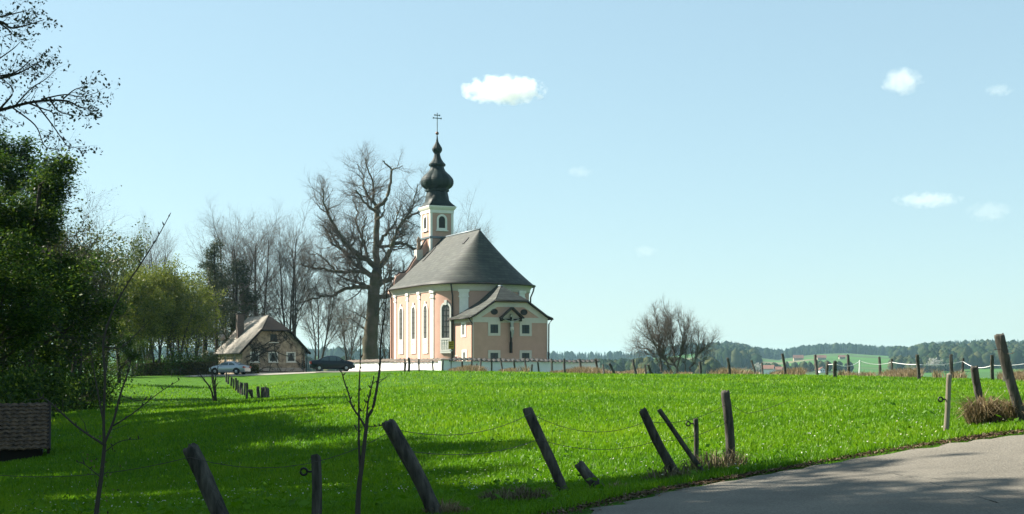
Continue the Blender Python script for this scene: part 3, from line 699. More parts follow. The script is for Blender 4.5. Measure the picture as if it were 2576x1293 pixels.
b = MB(); b.tube([(-4.0, 8.6, 3.0), (-4.0, 8.6, 4.9)], .05, 6); dsh = b.build("satellite_dish", mat("grey dish", (.42, .40, .38), .5), HS)
b = MB(); b.lathe([(.001, .12), (.2, .09), (.38, .02), (.45, -.06)], (-4.05, 8.45, 4.75), 16, 'y'); b.build("reflector", M['plinth'], dsh, True)
for (x, z0, z1, w_) in ((-2.45, 1.75, 2.75, .8), (-.15, 1.75, 2.75, .85), (2.1, 1.75, 2.75, .85), (-.1, 4.15, 5.0, .85)):
    fr, fn = win(HS, ((0, 0), (0, -1)), rect(x, w_, z0, z1), rect(x, w_+.32, z0-.14, z1+.12), M['glass'], M['white'] if z0 < 3 else M['stone'], "window", .05)
    b = MB(); b.prism(rect(x, w_+.4, z0-.2, z0-.12), fn(0, .16)); b.build("sill", M['white'], fr)
    if z0 < 3:
        b = MB()
        for s in (-1, 1): b.prism([(x+s*w_/2, z0+.05), (x+s*w_/2, z1), (x+s*.05, z1), (x+s*w_*.38, z0+.3)], fn(.026, .034))
        b.build("curtain", mat("net curtain", (.30, .34, .33), .9), fr)
for x in (-2.4, -.1, 2.2):
    win(HS, ((0, 0), (0, -1)), rect(x, .8, .0, .38), rect(x, 1.0, -.1, .5), M['glass'], M['cream'], "cellar_window", .08)
for dd in (3.2, 7.0):
    win(HS, ((-hw, dd), (-1, 0)), rect(0, .8, 1.5, 2.3), rect(0, 1.0, 1.4, 2.4), M['glass'], M['plinth'], "window", .05)
pipe([(4.1, -.1, 2.8), (4.05, -.1, -.6)], .06, HS)
# bare creeper spread over the gable
random.seed(5); T = Tree()
CRP = dict(part=['stems']*3, seg=[14, 8, 5], k=[5, 4, 3], wander=[.16, .25, .3], up=[.02, 0, 0], n=[11, 6], start=[.1, .1], ang=[55, 50], ratio=[.35, .4], rr=[.5, .6], rmin=.014, taper=.3)
def flat_grow(p, d, L, r, lev):
    n = CRP['seg'][lev]; pts = [p]; rads = [r]; a = math.atan2(d[1], d[0])
    for i in range(n):
        a += random.gauss(0, CRP['wander'][lev]); x = pts[-1][0]+math.cos(a)*L/n; z = pts[-1][2]+math.sin(a)*L/n
        x = min(max(x, -hw+.05), hw-.05); z = max(.5, min(z, EV+.1+(hw-abs(x))*1.0, 5.4)); pts.append((x, -.06-.03*random.random(), z)); rads.append(r*(1-.7*(i+1)/n))
    T.add('stems', pts, rads, CRP['k'][lev])
    if lev < 2:
        for c in range(CRP['n'][lev]):
            i = random.randint(1, n); flat_grow(pts[i], (math.cos(a+random.choice((-1, 1))*random.uniform(.5, 1.2)), math.sin(a+random.uniform(-1.2, 1.2))), L*CRP['ratio'][lev]*random.uniform(.6, 1.3), rads[i]*.6+.012, lev+1)
flat_grow((-3.7, -.06, 0), (.12, 1), 3.4, .11, 0); flat_grow((-3.5, -.06, 1.6), (1, .25), 6.8, .08, 0); flat_grow((-3.6, -.06, 2.2), (1, .45), 6.0, .08, 0)
flat_grow((-3.6, -.06, .6), (1, .12), 7.2, .07, 0); flat_grow((3.7, -.06, .2), (-.1, 1), 3, .06, 0); flat_grow((-2.5, -.06, 3.2), (1, .02), 6.0, .08, 0)
V_ = MB(); 
cm = T.meshes("creeper")['stems']; cr = link("wall_creeper", cm, M['twigdark'], None, False, HS.location); cr.rotation_euler = (0, 0, TH2)
tag(cr, "leafless brown creeper stems clinging to the farmhouse gable", "creeper")

# ------------------------------------------------------------------ cars
def car(name, label, sil, paint, L, hwid, belt, roofz, glass_poly, wheels, wr_, front_lights, rear_lights, loc, rz, plate_rear=None):
    """sil: (x, top z); x runs from the rear (0) to the nose (L)"""
    root = thing(name, label, "car", loc, rz)
    xs = [s[0] for s in sil]; X = np.linspace(0, L, 46); top = np.interp(X, xs, [s[1] for s in sil]); rings = []
    def half(x): f = x/L; return hwid*(1-.22*abs(2*f-1)**4)
    def roofw(x): return half(x)*.70
    def sec(x, tz):
        h = half(x); bl = min(belt, tz-.02); s = max(0, min(1, (tz-belt)/(roofz-belt))); zb = .22+.10*max(0, abs(2*x/L-1)-.75)*4
        top_w = h*.93+(roofw(x)-h*.93)*s; side = [(h*.90, zb), (h*.985, zb+.12), (h, (zb+bl)/2+.05), (h*.985, bl-.06), (h*.94, bl), (top_w+.02, tz-.07*s-.01), (top_w*.85, tz-.012), (top_w*.4, tz+.015*s+.004)]
        return side
    for x, tz in zip(X, top):
        s = sec(x, tz); rings.append([(x-L/2, y, z) for y, z in s]+[(x-L/2, -y, z) for y, z in s[::-1]])
    body = MB().loft(rings).build("body", paint, root, True)
    def surf_y(x, z):
        tz = float(np.interp(x, xs, [s[1] for s in sil])); s = sec(x, tz)
        return float(np.interp(z, [q[1] for q in s[:6]], [q[0] for q in s[:6]]))
    for sd in (-1, 1):
        for poly in glass_poly['side']:
            vs = [(x-L/2, sd*(surf_y(x, z)+.012), z) for x, z in poly]; vs2 = [(x, y-sd*.05, z) for x, y, z in vs]; n = len(vs)
            MB().add(vs+vs2, [tuple(range(n)), tuple(range(n, 2*n))[::-1]]+[(i, (i+1) % n, n+(i+1) % n, n+i) for i in range(n)]).build("window", M['carglass'], root)
    for nm, (x0, x1) in (("windscreen", glass_poly['front']), ("rear_window", glass_poly['rear'])):
        rg = []
        for x in np.linspace(x0, x1, 6):
            tz = float(np.interp(x, xs, [s[1] for s in sil])); s = sec(x, tz); wv_ = s[6][0]*1.02
            rg.append([(x-L/2, y*wv_, tz+.018+.015*(1-y*y)) for y in (-1, -.5, 0, .5, 1)])
        MB().loft(rg, False, False).build(nm, M['carglass'], root, True)
    for wx in wheels:
        for sd in (-1, 1):
            y = sd*(half(wx)-.02)
            wh = MB().lathe([(wr_*.62, -.10), (wr_*.92, -.11), (wr_, -.07), (wr_, .07), (wr_*.92, .11), (wr_*.62, .10)], (wx-L/2, y-sd*.06, wr_), 24, 'y').build("wheel", M['tyre'], root, True)
            MB().lathe([(.001, sd*.07), (wr_*.2, sd*.075), (wr_*.62, sd*.05), (wr_*.66, sd*.02), (wr_*.66, -sd*.05), (.001, -sd*.05)], (wx-L/2, y-sd*.02, wr_), 20, 'y').build("rim", M['alloy'], wh, True)
            a = [(math.cos(q*math.pi/10)*(wr_+.07), math.sin(q*math.pi/10)*(wr_+.07)) for q in range(11)]
            MB().prism([(p[0]+wx-L/2, p[1]+wr_) for p in a], lambda x, z, e: (x, sd*(half(wx)+.012-.3*e), z)).build("wheel_arch", M['tyre'], root)
    for sd in (-1, 1):
        for nm, m_, boxes in (("headlight", M['lamp'], front_lights), ("tail_light", M['redlight'], rear_lights)):
            x0, x1, y0, y1, z0, z1 = boxes
            MB().loft([[(x0-L/2, sd*y0, z0), (x1-L/2, sd*y0, z0), (x1-L/2, sd*y1, z0), (x0-L/2, sd*y1, z0)], [(x0-L/2, sd*y0, z1), (x1-L/2-.03, sd*y0, z1), (x1-L/2-.03, sd*y1, z1), (x0-L/2, sd*y1, z1)]]).build(nm, m_, root)
        xm = glass_poly['mirror']; MB().lathe([(.001, -.1), (.06, -.08), (.075, 0), (.06, .08), (.001, .1)], (xm-L/2, sd*(half(xm)+.08), belt+.08), 10, 'y').build("mirror", paint, root, True)
    if plate_rear: MB().box(-L/2-.03, -L/2+.02, -.26, .26, plate_rear, plate_rear+.12).build("number_plate", M['plate'], root)
    for x0, x1 in ((-.02, .12), (L-.12, L+.02)): MB().box(x0-L/2, x1-L/2, -hwid*.74, hwid*.74, .34, .50).build("bumper", paint, root)
    MB().box(.3-L/2, L-.3-L/2, -hwid*.8, hwid*.8, .2, .3).build("underbody", M['tyre'], root)
    return root
sed = [(0, .62), (.03, .95), (.1, 1.03), (.62, 1.06), (.85, 1.10), (1.25, 1.27), (1.62, 1.41), (2.05, 1.455), (2.5, 1.44), (2.85, 1.36), (3.25, 1.16), (3.5, 1.02), (3.9, .97), (4.25, .88), (4.42, .75), (4.5, .52)]
p1 = P(836, 936, 141)
car("parked_car", "dark blue sedan parked between the farmhouse and the churchyard wall", sed, M['navy'], 4.5, .87, .96, 1.455,
    dict(side=[[(1.02, 1.02), (1.85, 1.0), (1.85, 1.37), (1.62, 1.35), (1.25, 1.2)], [(1.93, 1.0), (2.62, .99), (2.62, 1.35), (2.3, 1.385), (1.93, 1.38)], [(2.69, .99), (3.28, .99), (3.0, 1.21), (2.78, 1.32), (2.69, 1.335)]], front=(2.86, 3.36), rear=(.82, 1.5), mirror=3.1),
    (.92, 3.62), .32, (4.30, 4.5, .45, .78, .60, .74), (-.02, .16, .50, .82, .70, .93), (p1.x, p1.y, gz(p1.x, p1.y)+.06), R(10), .66).scale.z = 1.08
tt = [(0, .58), (.05, .86), (.22, .93), (.5, .95), (.9, 1.12), (1.3, 1.27), (1.7, 1.345), (2.05, 1.35), (2.4, 1.28), (2.75, 1.10), (3.0, .96), (3.4, .90), (3.75, .78), (3.95, .62), (4.04, .45)]
p2 = P(578, 943, 143)
car("parked_car", "silver rounded coupe parked by the hedge below the corrugated roof", tt, M['silver'], 4.04, .88, .90, 1.35,
    dict(side=[[(1.05, .96), (1.75, .95), (1.75, 1.27), (1.45, 1.24), (1.15, 1.10)], [(1.82, .95), (2.86, .95), (2.6, 1.13), (2.32, 1.25), (1.82, 1.275)]], front=(2.28, 2.92), rear=(.55, 1.25), mirror=2.62),
    (.86, 3.26), .33, (3.72, 3.98, .42, .76, .56, .74), (-.01, .18, .5, .80, .68, .84), (p2.x, p2.y, gz(p2.x, p2.y)+.04), R(180-16))

# ------------------------------------------------------------------ the giant old tree, limbs traced and given depth
def cD(cx, cy, ox, oy, k): return (ox+cx*k, oy+cy*k)
def limb_tree(T, base, toP, limbs, sp, nsprout, dens, seed, rs=1.0):
    """limbs: (points in crop px, r0, r1, depth lean per metre); smooth each, then let branches sprout along it"""
    random.seed(seed)
    for pts, r0, r1, dl in limbs:
        w0 = [toP(*q) for q in pts]; acc = 0; ps = []
        for i, q in enumerate(w0):
            if i: acc += (w0[i]-w0[i-1]).length
            ps.append(q-base+Vector((0, dl*acc, 0)))
        cs = catmull(ps, 5); n = len(cs); 
        cs = [p+Vector((random.gauss(0, .05), random.gauss(0, .08), random.gauss(0, .05)))*(i > 2)*(r0 > .06)*1.3 for i, p in enumerate(cs)]
        rads = [r0+(r1-r0)*(i/(n-1))**.8 for i in range(n)]
        T.add('trunk', [tuple(p) for p in cs], [q*rs for q in rads], 10 if r0 > .3 else 7)
        if nsprout:
            ds = [(cs[min(i+1, n-1)]-cs[max(i-1, 0)]).normalized() for i in range(n)]
            L = sum((cs[i+1]-cs[i]).length for i in range(n-1))
            if r0 < .55: sprout(T, cs, rads, ds, nsprout, 0, with_(sp, start=[.18]+sp['start'][1:]), max(3, int(L*dens)))
YT = 192.0
gb = P(930, 925, YT); gb.z = gz(gb.x, gb.y)
tp = lambda cx, cy: P(729.6+.4753*cx, 345.6+.4753*cy, YT)
LIMBS = [([(420,1225),(425,1100),(432,1000),(444,850),(456,740),(460,690)], 1.12, .62, 0),
 ([(456,720),(460,690),(455,560),(460,400),(452,370),(490,340),(520,270),(532,170),(500,130),(480,112)], .55, .05, .1),
 ([(460,700),(520,630),(550,560),(580,480),(630,420),(660,360),(685,262)], .42, .05, -.25),
 ([(550,560),(610,565),(650,590),(678,600)], .26, .10, -.3), ([(470,580),(520,572),(560,560)], .22, .14, .3),
 ([(455,690),(420,655),(370,630),(320,580),(260,500),(210,400),(195,330),(202,280)], .42, .05, -.35),
 ([(440,740),(370,690),(330,660),(270,590),(220,560),(190,510),(160,460)], .36, .08, .35),
 ([(440,740),(400,712),(340,710),(250,715),(170,695),(110,690),(60,665)], .34, .07, -.1),
 ([(430,800),(385,775),(350,765),(290,745),(230,712)], .30, .07, .4), ([(430,800),(390,790),(310,800),(232,842),(170,850),(85,882)], .36, .07, -.4),
 ([(455,790),(490,768),(530,752),(565,750),(600,748)], .42, .20, -.1), ([(450,850),(485,845),(540,840),(580,862)], .36, .12, .5),
 ([(425,655),(410,640),(390,560),(370,520),(335,430),(340,380),(310,300)], .26, .06, .5), ([(460,395),(410,360),(360,290)], .24, .10, -.6),
 ([(440,345),(390,270),(380,200),(350,132)], .20, .04, .3), ([(455,360),(440,330),(442,250),(410,160),(405,122)], .24, .04, -.2),
 ([(532,180),(555,165),(592,150)], .13, .04, .2), ([(360,670),(375,640),(385,560),(400,480),(420,430)], .2, .07, -.5), ([(320,580),(345,540),(330,525),(280,542)], .15, .06, .1),
 ([(470,570),(510,500),(545,460),(560,400),(580,340)], .24, .06, .5), ([(620,430),(650,410),(685,398)], .16, .10, -.2), ([(250,715),(215,680),(150,620),(90,610)], .16, .05, .4),
 ([(210,400),(170,385),(140,350)], .12, .05, -.3), ([(460,440),(490,400),(500,350)], .2, .06, .4), ([(350,765),(340,715),(300,700)], .12, .05, -.3), ([(270,590),(240,540),(180,470)], .13, .05, -.6),
 ([(425,1010),(400,960),(350,930),(290,900)], .10, .03, -.6), ([(425,990),(390,1010),(320,960),(250,960)], .09, .03, .2), ([(430,980),(460,940),(500,880),(515,800),(518,700),(550,675)], .10, .04, -.8), ([(440,1000),(480,990),(530,1000)], .08, .03, -.5),
 ([(420,1060),(380,1000),(330,1010),(250,1060)], .07, .02, -.5)]
GT = dict(part=['trunk','crown','crown','crown'], seg=[6,6,5,4], k=[6,5,3,3], wander=[.1,.22,.22,.22], up=[.05,.10,.09,.06], n=[0,9,7], start=[.1,.12,.12], ang=[55,46,42], ratio=[1,.55,.55], rr=[.42,.5,.5], rmin=.019, taper=.3, conic=.1)
T = Tree(); limb_tree(T, gb, tp, LIMBS, GT, 3.6, 2.2, 3, 1.08)
tree_obj("giant_lime_tree", "huge leafless old tree with a thick trunk and knotted limbs beside the church", T, gb, M['moss'], M['twig'])

# ------------------------------------------------------------------ other bare trees
def place(px, Y, dz=0): x = (px-CX)/F*Y; return Vector((x, Y, gz(x, Y)+dz))
B1 = with_(BARE, n=[18,10,7,5], ang=[40,40,42,42], start=[.25,.2,.15,.12], ratio=[.50,.52,.5,.5], rmin=.022, rr=[.40,.45,.5,.6], up=[.05,.10,.08,.05,.04], wander=[.05,.10,.15,.18,.2])
bt = tree_obj("bare_tree", "tall leafless tree with many upright stems behind the farmhouse ridge", bare_tree(22.5, .19, B1, 4, 21, 14), place(655, 190), M['twigdark'], M['twig'], "leafless trees behind the farmhouse")
bt2 = tree_obj("bare_tree", "tall leafless tree with a dense rounded top standing between farmhouse and giant tree", bare_tree(22.5, .19, B1, 4, 23, 12), place(735, 188), M['twigdark'], M['twig'], "leafless trees behind the farmhouse")
c = copy_tree(bt); c.location = place(800, 205); c.rotation_euler.z = 2.1; c.scale = (.78,)*3; c["label"] = "shorter leafless tree in the gap left of the giant old trunk"
c = copy_tree(bt2); c.location = place(875, 215); c.rotation_euler.z = 4.0; c.scale = (.62,)*3; c["label"] = "low spreading leafless tree glimpsed behind the dark blue sedan"
c = copy_tree(bt2); c.location = place(1150, 212); c.rotation_euler.z = 1.1; c.scale = (1.2,)*3; c["label"] = "leafless treetop showing above the church roof beside the tower"
c = copy_tree(bt); c.location = place(975, 225); c.rotation_euler.z = .7; c.scale = (.65,)*3; c["label"] = "leafless low tree between the giant trunk and the church wall"
c = copy_tree(bt); c.location = place(575, 186); c.rotation_euler.z = 3.2; c.scale = (.98,)*3; c["label"] = "leafless tree rising among the conifers above the farmhouse chimney"
B3 = with_(BARE, n=[17,9,7,5], ang=[42,40,42,44], start=[.16,.15,.12,.12], ratio=[.52,.5,.5,.5], rmin=.014, up=[.03,.13,.10,.06,.04], conic=.25, rr=[.42,.45,.5,.6], wander=[.08,.13,.16,.18,.2])
LT = [([(840,965),(822,700),(815,500),(780,300),(762,140)],.10,.012,.1), ([(970,975),(900,820),(850,700),(880,550),(890,350),(880,140)],.12,.012,-.1), ([(850,700),(790,560),(720,430),(640,290)],.07,.010,.4), ([(815,640),(700,560),(600,480),(515,410)],.05,.008,-.5),
 ([(1050,995),(1030,870),(1010,700),(1000,500),(985,330)],.11,.012,.3), ([(1050,900),(1080,700),(1110,480),(1125,250)],.08,.010,-.3), ([(1075,750),(1160,560),(1200,400),(1235,300)],.06,.008,.4), ([(1150,965),(1140,800),(1150,650),(1210,520)],.05,.008,-.4),
 ([(1195,985),(1260,860),(1310,740),(1400,680),(1480,600),(1545,500)],.08,.008,.1), ([(1310,740),(1320,560),(1290,430)],.05,.008,-.4), ([(840,960),(780,800),(700,690),(560,640),(440,640)],.06,.008,.2), ([(760,770),(620,720),(450,700)],.04,.008,-.5),
 ([(820,750),(680,500),(610,350)],.05,.008,-.7), ([(880,550),(930,380),(960,220)],.05,.008,.6), ([(1010,700),(930,560),(870,420)],.05,.008,-.7), ([(1260,860),(1380,820),(1450,710)],.04,.008,-.3), ([(1010,700),(965,520),(945,330),(935,190)],.05,.008,.2), ([(1110,480),(1065,330),(1045,190)],.04,.008,-.2), ([(1260,860),(1235,680),(1245,520),(1290,420)],.05,.008,.3), ([(1000,500),(950,420),(900,260)],.04,.008,-.5), ([(1310,740),(1390,600),(1400,500)],.04,.008,.4),
 ([(720,720),(590,600),(500,540)],.04,.008,.6)]
lb_ = P(1690, 941, 112); lb_.z = gz(lb_.x, lb_.y); T = Tree()
limb_tree(T, lb_, lambda cx, cy: P(1505.3+.19*cx, 752.6+.19*cy, 112), LT, with_(GT, n=[0,6,5], rr=[.5,.5,.6], rmin=.012, ang=[40,40,42], up=[.05,.12,.10,.06]), 1.15, 9, 9)
tree_obj("bare_tree", "lone leafless multi-stemmed tree on the meadow crest beside the far fence", T, lb_, M['twig'], M['twig'])
# ------------------------------------------------------------------ leafy trees on the wooded edge
def leafy(h, r, sp, stems, seed, per, spread, size, lm, every=1, flat=0, lo=0, hi=1, keep_twigs=True):
    T = bare_tree(h, r, sp, stems, seed); C = T.tips[::every]
    if not keep_twigs: T.tubes = {k: v for k, v in T.tubes.items() if k[0] == 'trunk'}
    return T, leaves(C, per, spread, size, seed, flat, lo, hi)
LF = dict(part=['trunk','trunk','crown','crown'], seg=[8,6,5,4], k=[8,5,3,3], wander=[.04,.10,.14,.18], up=[.04,.05,.03,.0], n=[26,9,6], start=[.12,.2,.2], ang=[62,45,45], ratio=[.42,.5,.5], rr=[.32,.5,.5], rmin=.012, taper=.15, conic=.62)
LB = with_(LF, n=[18,9,6], start=[.3,.2,.2], ang=[45,45,45], ratio=[.45,.5,.5], conic=.35, taper=.3, taper0=.05, up=[.03,.08,.05,.02])
T, lf = leafy(14, .26, LF, 1, 41, 20, .24, .068, None, flat=1.2)
tA = tree_obj("dark_leafy_tree", "dense dark evergreen tree nearest the picture edge above the tiled shed", T, place(-70, 62, -.2), M['bark'], M['twigdark'], "dark trees at the wood edge", leafm=M['leaf_dark'], leafd=lf, sc=1.35)
T, lf = leafy(14, .24, LF, 1, 43, 18, .26, .07, None, flat=1.0)
tB = tree_obj("dark_leafy_tree", "dark evergreen tree with yellow-green sunlit tips above the tiled shed", T, place(75, 72, -.2), M['bark'], M['twigdark'], "dark trees at the wood edge", leafm=M['leaf_dark'], leafd=lf, sc=1.32)
LC = with_(LB, n=[20,10,8], rmin=.018, conic=.25, taper=.35, taper0=.05, start=[.25,.15,.15])
T, lf = leafy(14, .22, LC, 2, 45, 1, .08, .05, None, every=9)
tC = tree_obj("budding_tree", "brown twiggy budding tree leaning out of the dark wood edge into the sky", T, place(125, 80, -.2), M['twigdark'], M['twigdark'], None, leafm=M['leaf_olive'], leafd=lf, sc=1.08)
T, lf = leafy(13, .20, LB, 2, 47, 4, .2, .10, None, every=2)
tD = tree_obj("budding_tree", "half-leafed olive tree with light gaps at the end of the dark wood edge", T, place(185, 88, -.2), M['twigdark'], M['twigdark'], None, leafm=M['leaf_olive'], leafd=lf, sc=.95)
def cp(src, px, Y, rz, sc, label, dz=-.2, group=None):
    c = copy_tree(src); c.location = place(px, Y, dz); c.rotation_euler.z = rz; c.scale = (sc,)*3 if not hasattr(sc, '__len__') else sc; c["label"] = label
    if group: c["group"] = group
    return c
cp(tD, 250, 97, 2.0, (.8, .8, .98), "sparse thin olive tree where the wood edge steps down")
cp(tC, 60, 86, 2.5, 1.45, "twiggy budding tree mixed into the dark evergreen crowns")
cp(tA, 5, 84, 1.9, 1.5, "dark evergreen tree standing behind the nearer one above the shed")
cp(tB, 150, 92, 3.4, 1.2, "shorter dark evergreen in the shade behind the sapling whip")
cp(tA, 215, 100, 5.1, .80, "low dark evergreen at the foot of the half-leafed trees")
cp(tA, 300, 118, .6, .72, "small dark evergreen below the whip of the sapling by the hedge end")
T, lf = leafy(13, .16, with_(LB, n=[20,8,5]), 3, 51, 4, .30, .10, None)
tF = tree_obj("spring_tree", "yellow-green spring tree tallest of the fresh row behind the hedge", T, place(395, 150, -.2), M['twigdark'], M['twigdark'], "fresh green trees behind the hedge", leafm=M['leaf_fresh'], leafd=lf, sc=1.02)
T, lf = leafy(13, .16, with_(LB, n=[20,8,5]), 3, 53, 3, .32, .10, None)
tG = tree_obj("spring_tree", "yellow-green spring tree with thin stems beside the dark conifers", T, place(450, 152, -.2), M['twigdark'], M['twigdark'], "fresh green trees behind the hedge", leafm=M['leaf_fresh'], leafd=lf, sc=1.0)
for px, Y, rz, sc, lb in [(340,145,1.,.96,"yellow-green spring tree at the sapling whip's tip"),(430,160,2.2,1.05,"yellow-green spring tree half hidden in the middle of the fresh row"),(488,160,4.1,.95,"olive spring tree touching the conifers above the hedge"),
                          (365,168,5.0,1.08,"spring tree set back behind the fresh row"),(300,150,3.,1.0,"low spring tree where the dark wood meets the fresh row")]:
    cp(tF if rz < 3 else tG, px, Y, rz, sc, lb)
cp(bt, 372, 172, 1.3, .86, "thin bare treetop sticking out of the fresh green row", group="none")["group"] = "leafless trees behind the farmhouse"
CN = dict(part=['trunk','crown','crown'], seg=[8,5,4], k=[8,4,3], wander=[.02,.08,.12], up=[.03,-.03,-.02], n=[46,9], start=[.10,.15], ang=[82,50], ratio=[.27,.42], rr=[.22,.5], rmin=.012, taper=.08, conic=.82)
T, lf = leafy(17, .22, CN, 1, 61, 14, .26, .085, None, flat=.6, keep_twigs=False)
tN = tree_obj("conifer", "dark pointed conifer standing behind the corrugated farmhouse roof", T, place(548, 176, -.2), M['bark'], M['twigdark'], "conifers behind the farmhouse", leafm=M['needle'], leafd=lf, sc=1.34)
for px, Y, rz, sc, lb in [(590,184,1.3,1.2,"dark conifer close to the farmhouse chimney"),(512,180,2.6,1.15,"dark conifer half behind the fresh green row"),(625,192,4.2,.9,"shorter dark conifer behind the farmhouse ridge"),(568,200,5.0,1.15,"conifer set back between the two pointed conifers")]:
    cp(tN, px, Y, rz, (sc*1.55, sc*1.55, sc), lb)
# ------------------------------------------------------------------ shrubs and hedge
def shrub_mesh(seed, rx, rz_, n, size, cl=16):
    g = np.random.default_rng(seed); C = g.normal(0, 1, (cl, 3)); C /= np.linalg.norm(C, axis=1, keepdims=True); C *= g.uniform(.3, 1, (cl, 1)); C = C*np.array([rx, rx, rz_*.5])+np.array([0, 0, rz_*.5])
    return leaves(C, n//cl, .3*rx, size, seed)
def shrub(label, px, Y, rx, h, seed, m, group, size=.10, n=2600):
    root = thing("shrub", label, "shrub", place(px, Y, -.1), random.uniform(0, 6), group)
    link("foliage", mesh_np("foliage", *shrub_mesh(seed, rx, h, n, size)), m, root)
    T = Tree(); random.seed(seed)
    for k in range(7): grow(T, (0, 0, 0), rnd_dir(Vector((0, 0, 1)), R(35)), h*.8, .03, 0, dict(part=['stem']*2, seg=[5, 4], k=[4, 3], wander=[.15, .2], up=[.05, 0], n=[6], start=[.3], ang=[40], ratio=[.5], rr=[.6]))
    link("stems", T.meshes("stems")['stem'], M['twigdark'], root); return root
for i, (px, Y, rx, h, m, lb) in enumerate([(20,60,1.5,2.6,'leaf_dark',"dark shrub directly above the tiled shed roof"),(90,66,1.6,2.8,'leaf_dark',"dark shrub at the corner behind the shed roof"),(150,76,1.5,2.4,'leaf_dark',"dark shrub under the evergreens by the sapling fork"),
     (205,84,1.6,2.6,'leaf_dark',"broad dark shrub in deep shade under the olive trees"),(255,96,1.7,2.2,'leaf_dark',"dark shrub at the far end of the shaded wood edge"),(-20,52,1.6,2.4,'leaf_dark',"dark shrub cut by the picture edge over the shed"),
     (445,148,1.9,2.6,'leaf_dark',"rounded dark green shrub standing over the hedge"),(485,150,1.6,2.2,'leaf_dark',"second dark round shrub over the hedge nearer the farmhouse"),(528,160,1.5,2.6,'leaf_olive',"light twiggy shrub at the farmhouse eave corner"),
     (400,152,1.6,2.0,'leaf_dark',"dark low shrub behind the middle of the hedge"),(310,140,1.6,2.4,'leaf_dark',"dark shrub at the start of the hedge")]):
    shrub(lb, px, Y, rx, h, 100+i, M[m], "shrubs along the wood edge")
# stump-like overgrown tree remains on the slope
h0 = place(545, 82); h1 = T = Tree(); random.seed(8)
for k in range(5): grow(T, (random.uniform(-.1,.1), random.uniform(-.1,.1), -.1), rnd_dir(Vector((0,0,1)), R(9)), random.uniform(1.4, 2.9), .07, 0, dict(part=['trunk','crown'], seg=[6,4], k=[6,3], wander=[.1,.2], up=[.05,.05], n=[7], start=[.4], ang=[35], ratio=[.35], rr=[.4]))
tree_obj("dead_shrub", "dark dead stems with an old stake standing alone on the shaded slope", T, h0, M['bark'], M['twigdark'], None, "shrub")
hb = np.random.default_rng(3); ha, hb_ = place(335, 149), place(538, 147); N = 15000; t = hb.uniform(0, 1, N)
C = np.outer(1-t, ha)+np.outer(t, hb_); side = hb.integers(0, 3, N); u = hb.uniform(-1, 1, (N, 2)); HH = 1.25
C[:, 0] += 0; C[:, 1] += np.where(side == 0, -.55, np.where(side == 1, u[:, 0]*.55, .55))+hb.normal(0, .04, N); C[:, 2] += np.where(side == 1, HH, (u[:, 1]*.5+.5)*HH)+hb.normal(0, .03, N)
hd = thing("clipped_hedge", "long low clipped hedge beside the silver coupe", "hedge", (0, 0, 0)); link("foliage", mesh_np("hedge", *leaves(C, 1, .03, .10, 5)), M['hedge'], hd)
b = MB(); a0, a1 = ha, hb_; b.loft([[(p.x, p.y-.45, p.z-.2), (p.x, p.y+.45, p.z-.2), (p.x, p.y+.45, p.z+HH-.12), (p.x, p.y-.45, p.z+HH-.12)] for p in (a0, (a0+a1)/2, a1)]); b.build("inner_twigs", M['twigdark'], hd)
N = 1600; C = np.array(place(636, 161))+hb.uniform(-1, 1, (N, 3))*np.array([.65, .45, .55])+np.array([0, 0, .6]); hd = thing("clipped_hedge", "small square clipped bush behind the silver coupe's tail", "hedge", (0, 0, 0)); link("foliage", mesh_np("hedge", *leaves(C, 1, .03, .10, 6)), M['hedge'], hd)
# metal rail at the hedge
ra, rb = place(432, 138), place(520, 139.5); rl = thing("metal_rail", "thin grey metal rail standing in front of the hedge", "rail", ra); d = rb-ra
MB().tube([(0, 0, .85), (d.x, d.y, d.z+.85)], .018, 6).build("top_rail", M['gutter'], rl)
for k in range(5): MB().tube([(d.x*k/4, d.y*k/4, d.z*k/4-.1), (d.x*k/4, d.y*k/4, d.z*k/4+.85)], .018, 6).build("upright", M['gutter'], rl)
# ------------------------------------------------------------------ tiled shed at the wood edge
sh0 = P(118, 1132, 40); SHD = thing("tiled_shed", "low dark shed with an old mossy tile roof in the shade of the wood edge", "shed", (sh0.x, sh0.y, sh0.z), R(18))
b = MB(); b.box(-6, -.12, .15, 2.6, -1.2, .0); b.prism([(.15, 0), (2.6, 0), (2.6, 1.25)], lambda y, z, e: (-6+5.88*e, y, z-.02)); b.build("wall", M['blackwall'], SHD)
b = MB(); NR = 12; RL = 2.75; sl_ = math.atan2(1.25, 2.45)
for i in range(NR):
    s0, s1 = RL*i/NR-.02, RL*(i+1)/NR+.03; prev = []
    rg = [[], []]
    for k in range(0, 241):
        x = -6+6.05*k/240; hv = .03*abs(math.sin(x*math.pi/.21))+random.uniform(0, .006)
        for q, (s, lift) in enumerate(((s0, .075), (s1, .03))):
            rg[q].append((x, s*math.cos(sl_)-.1, s*math.sin(sl_)+lift+hv+.02*math.sin(x*1.3)))
    under = [(x, y, z-.045) for x, y, z in rg[0]]
    b.loft([under, rg[0], rg[1]], False, False)
b.build("roof", M['tile'], SHD)
b = MB(); b.box(.0, .08, -.1, 2.5, -.1, -.02); b.tube([(.05, -.1, .02), (.05, 2.4, 1.3)], .06, 5); b.build("verge_board", M['brown'], SHD)

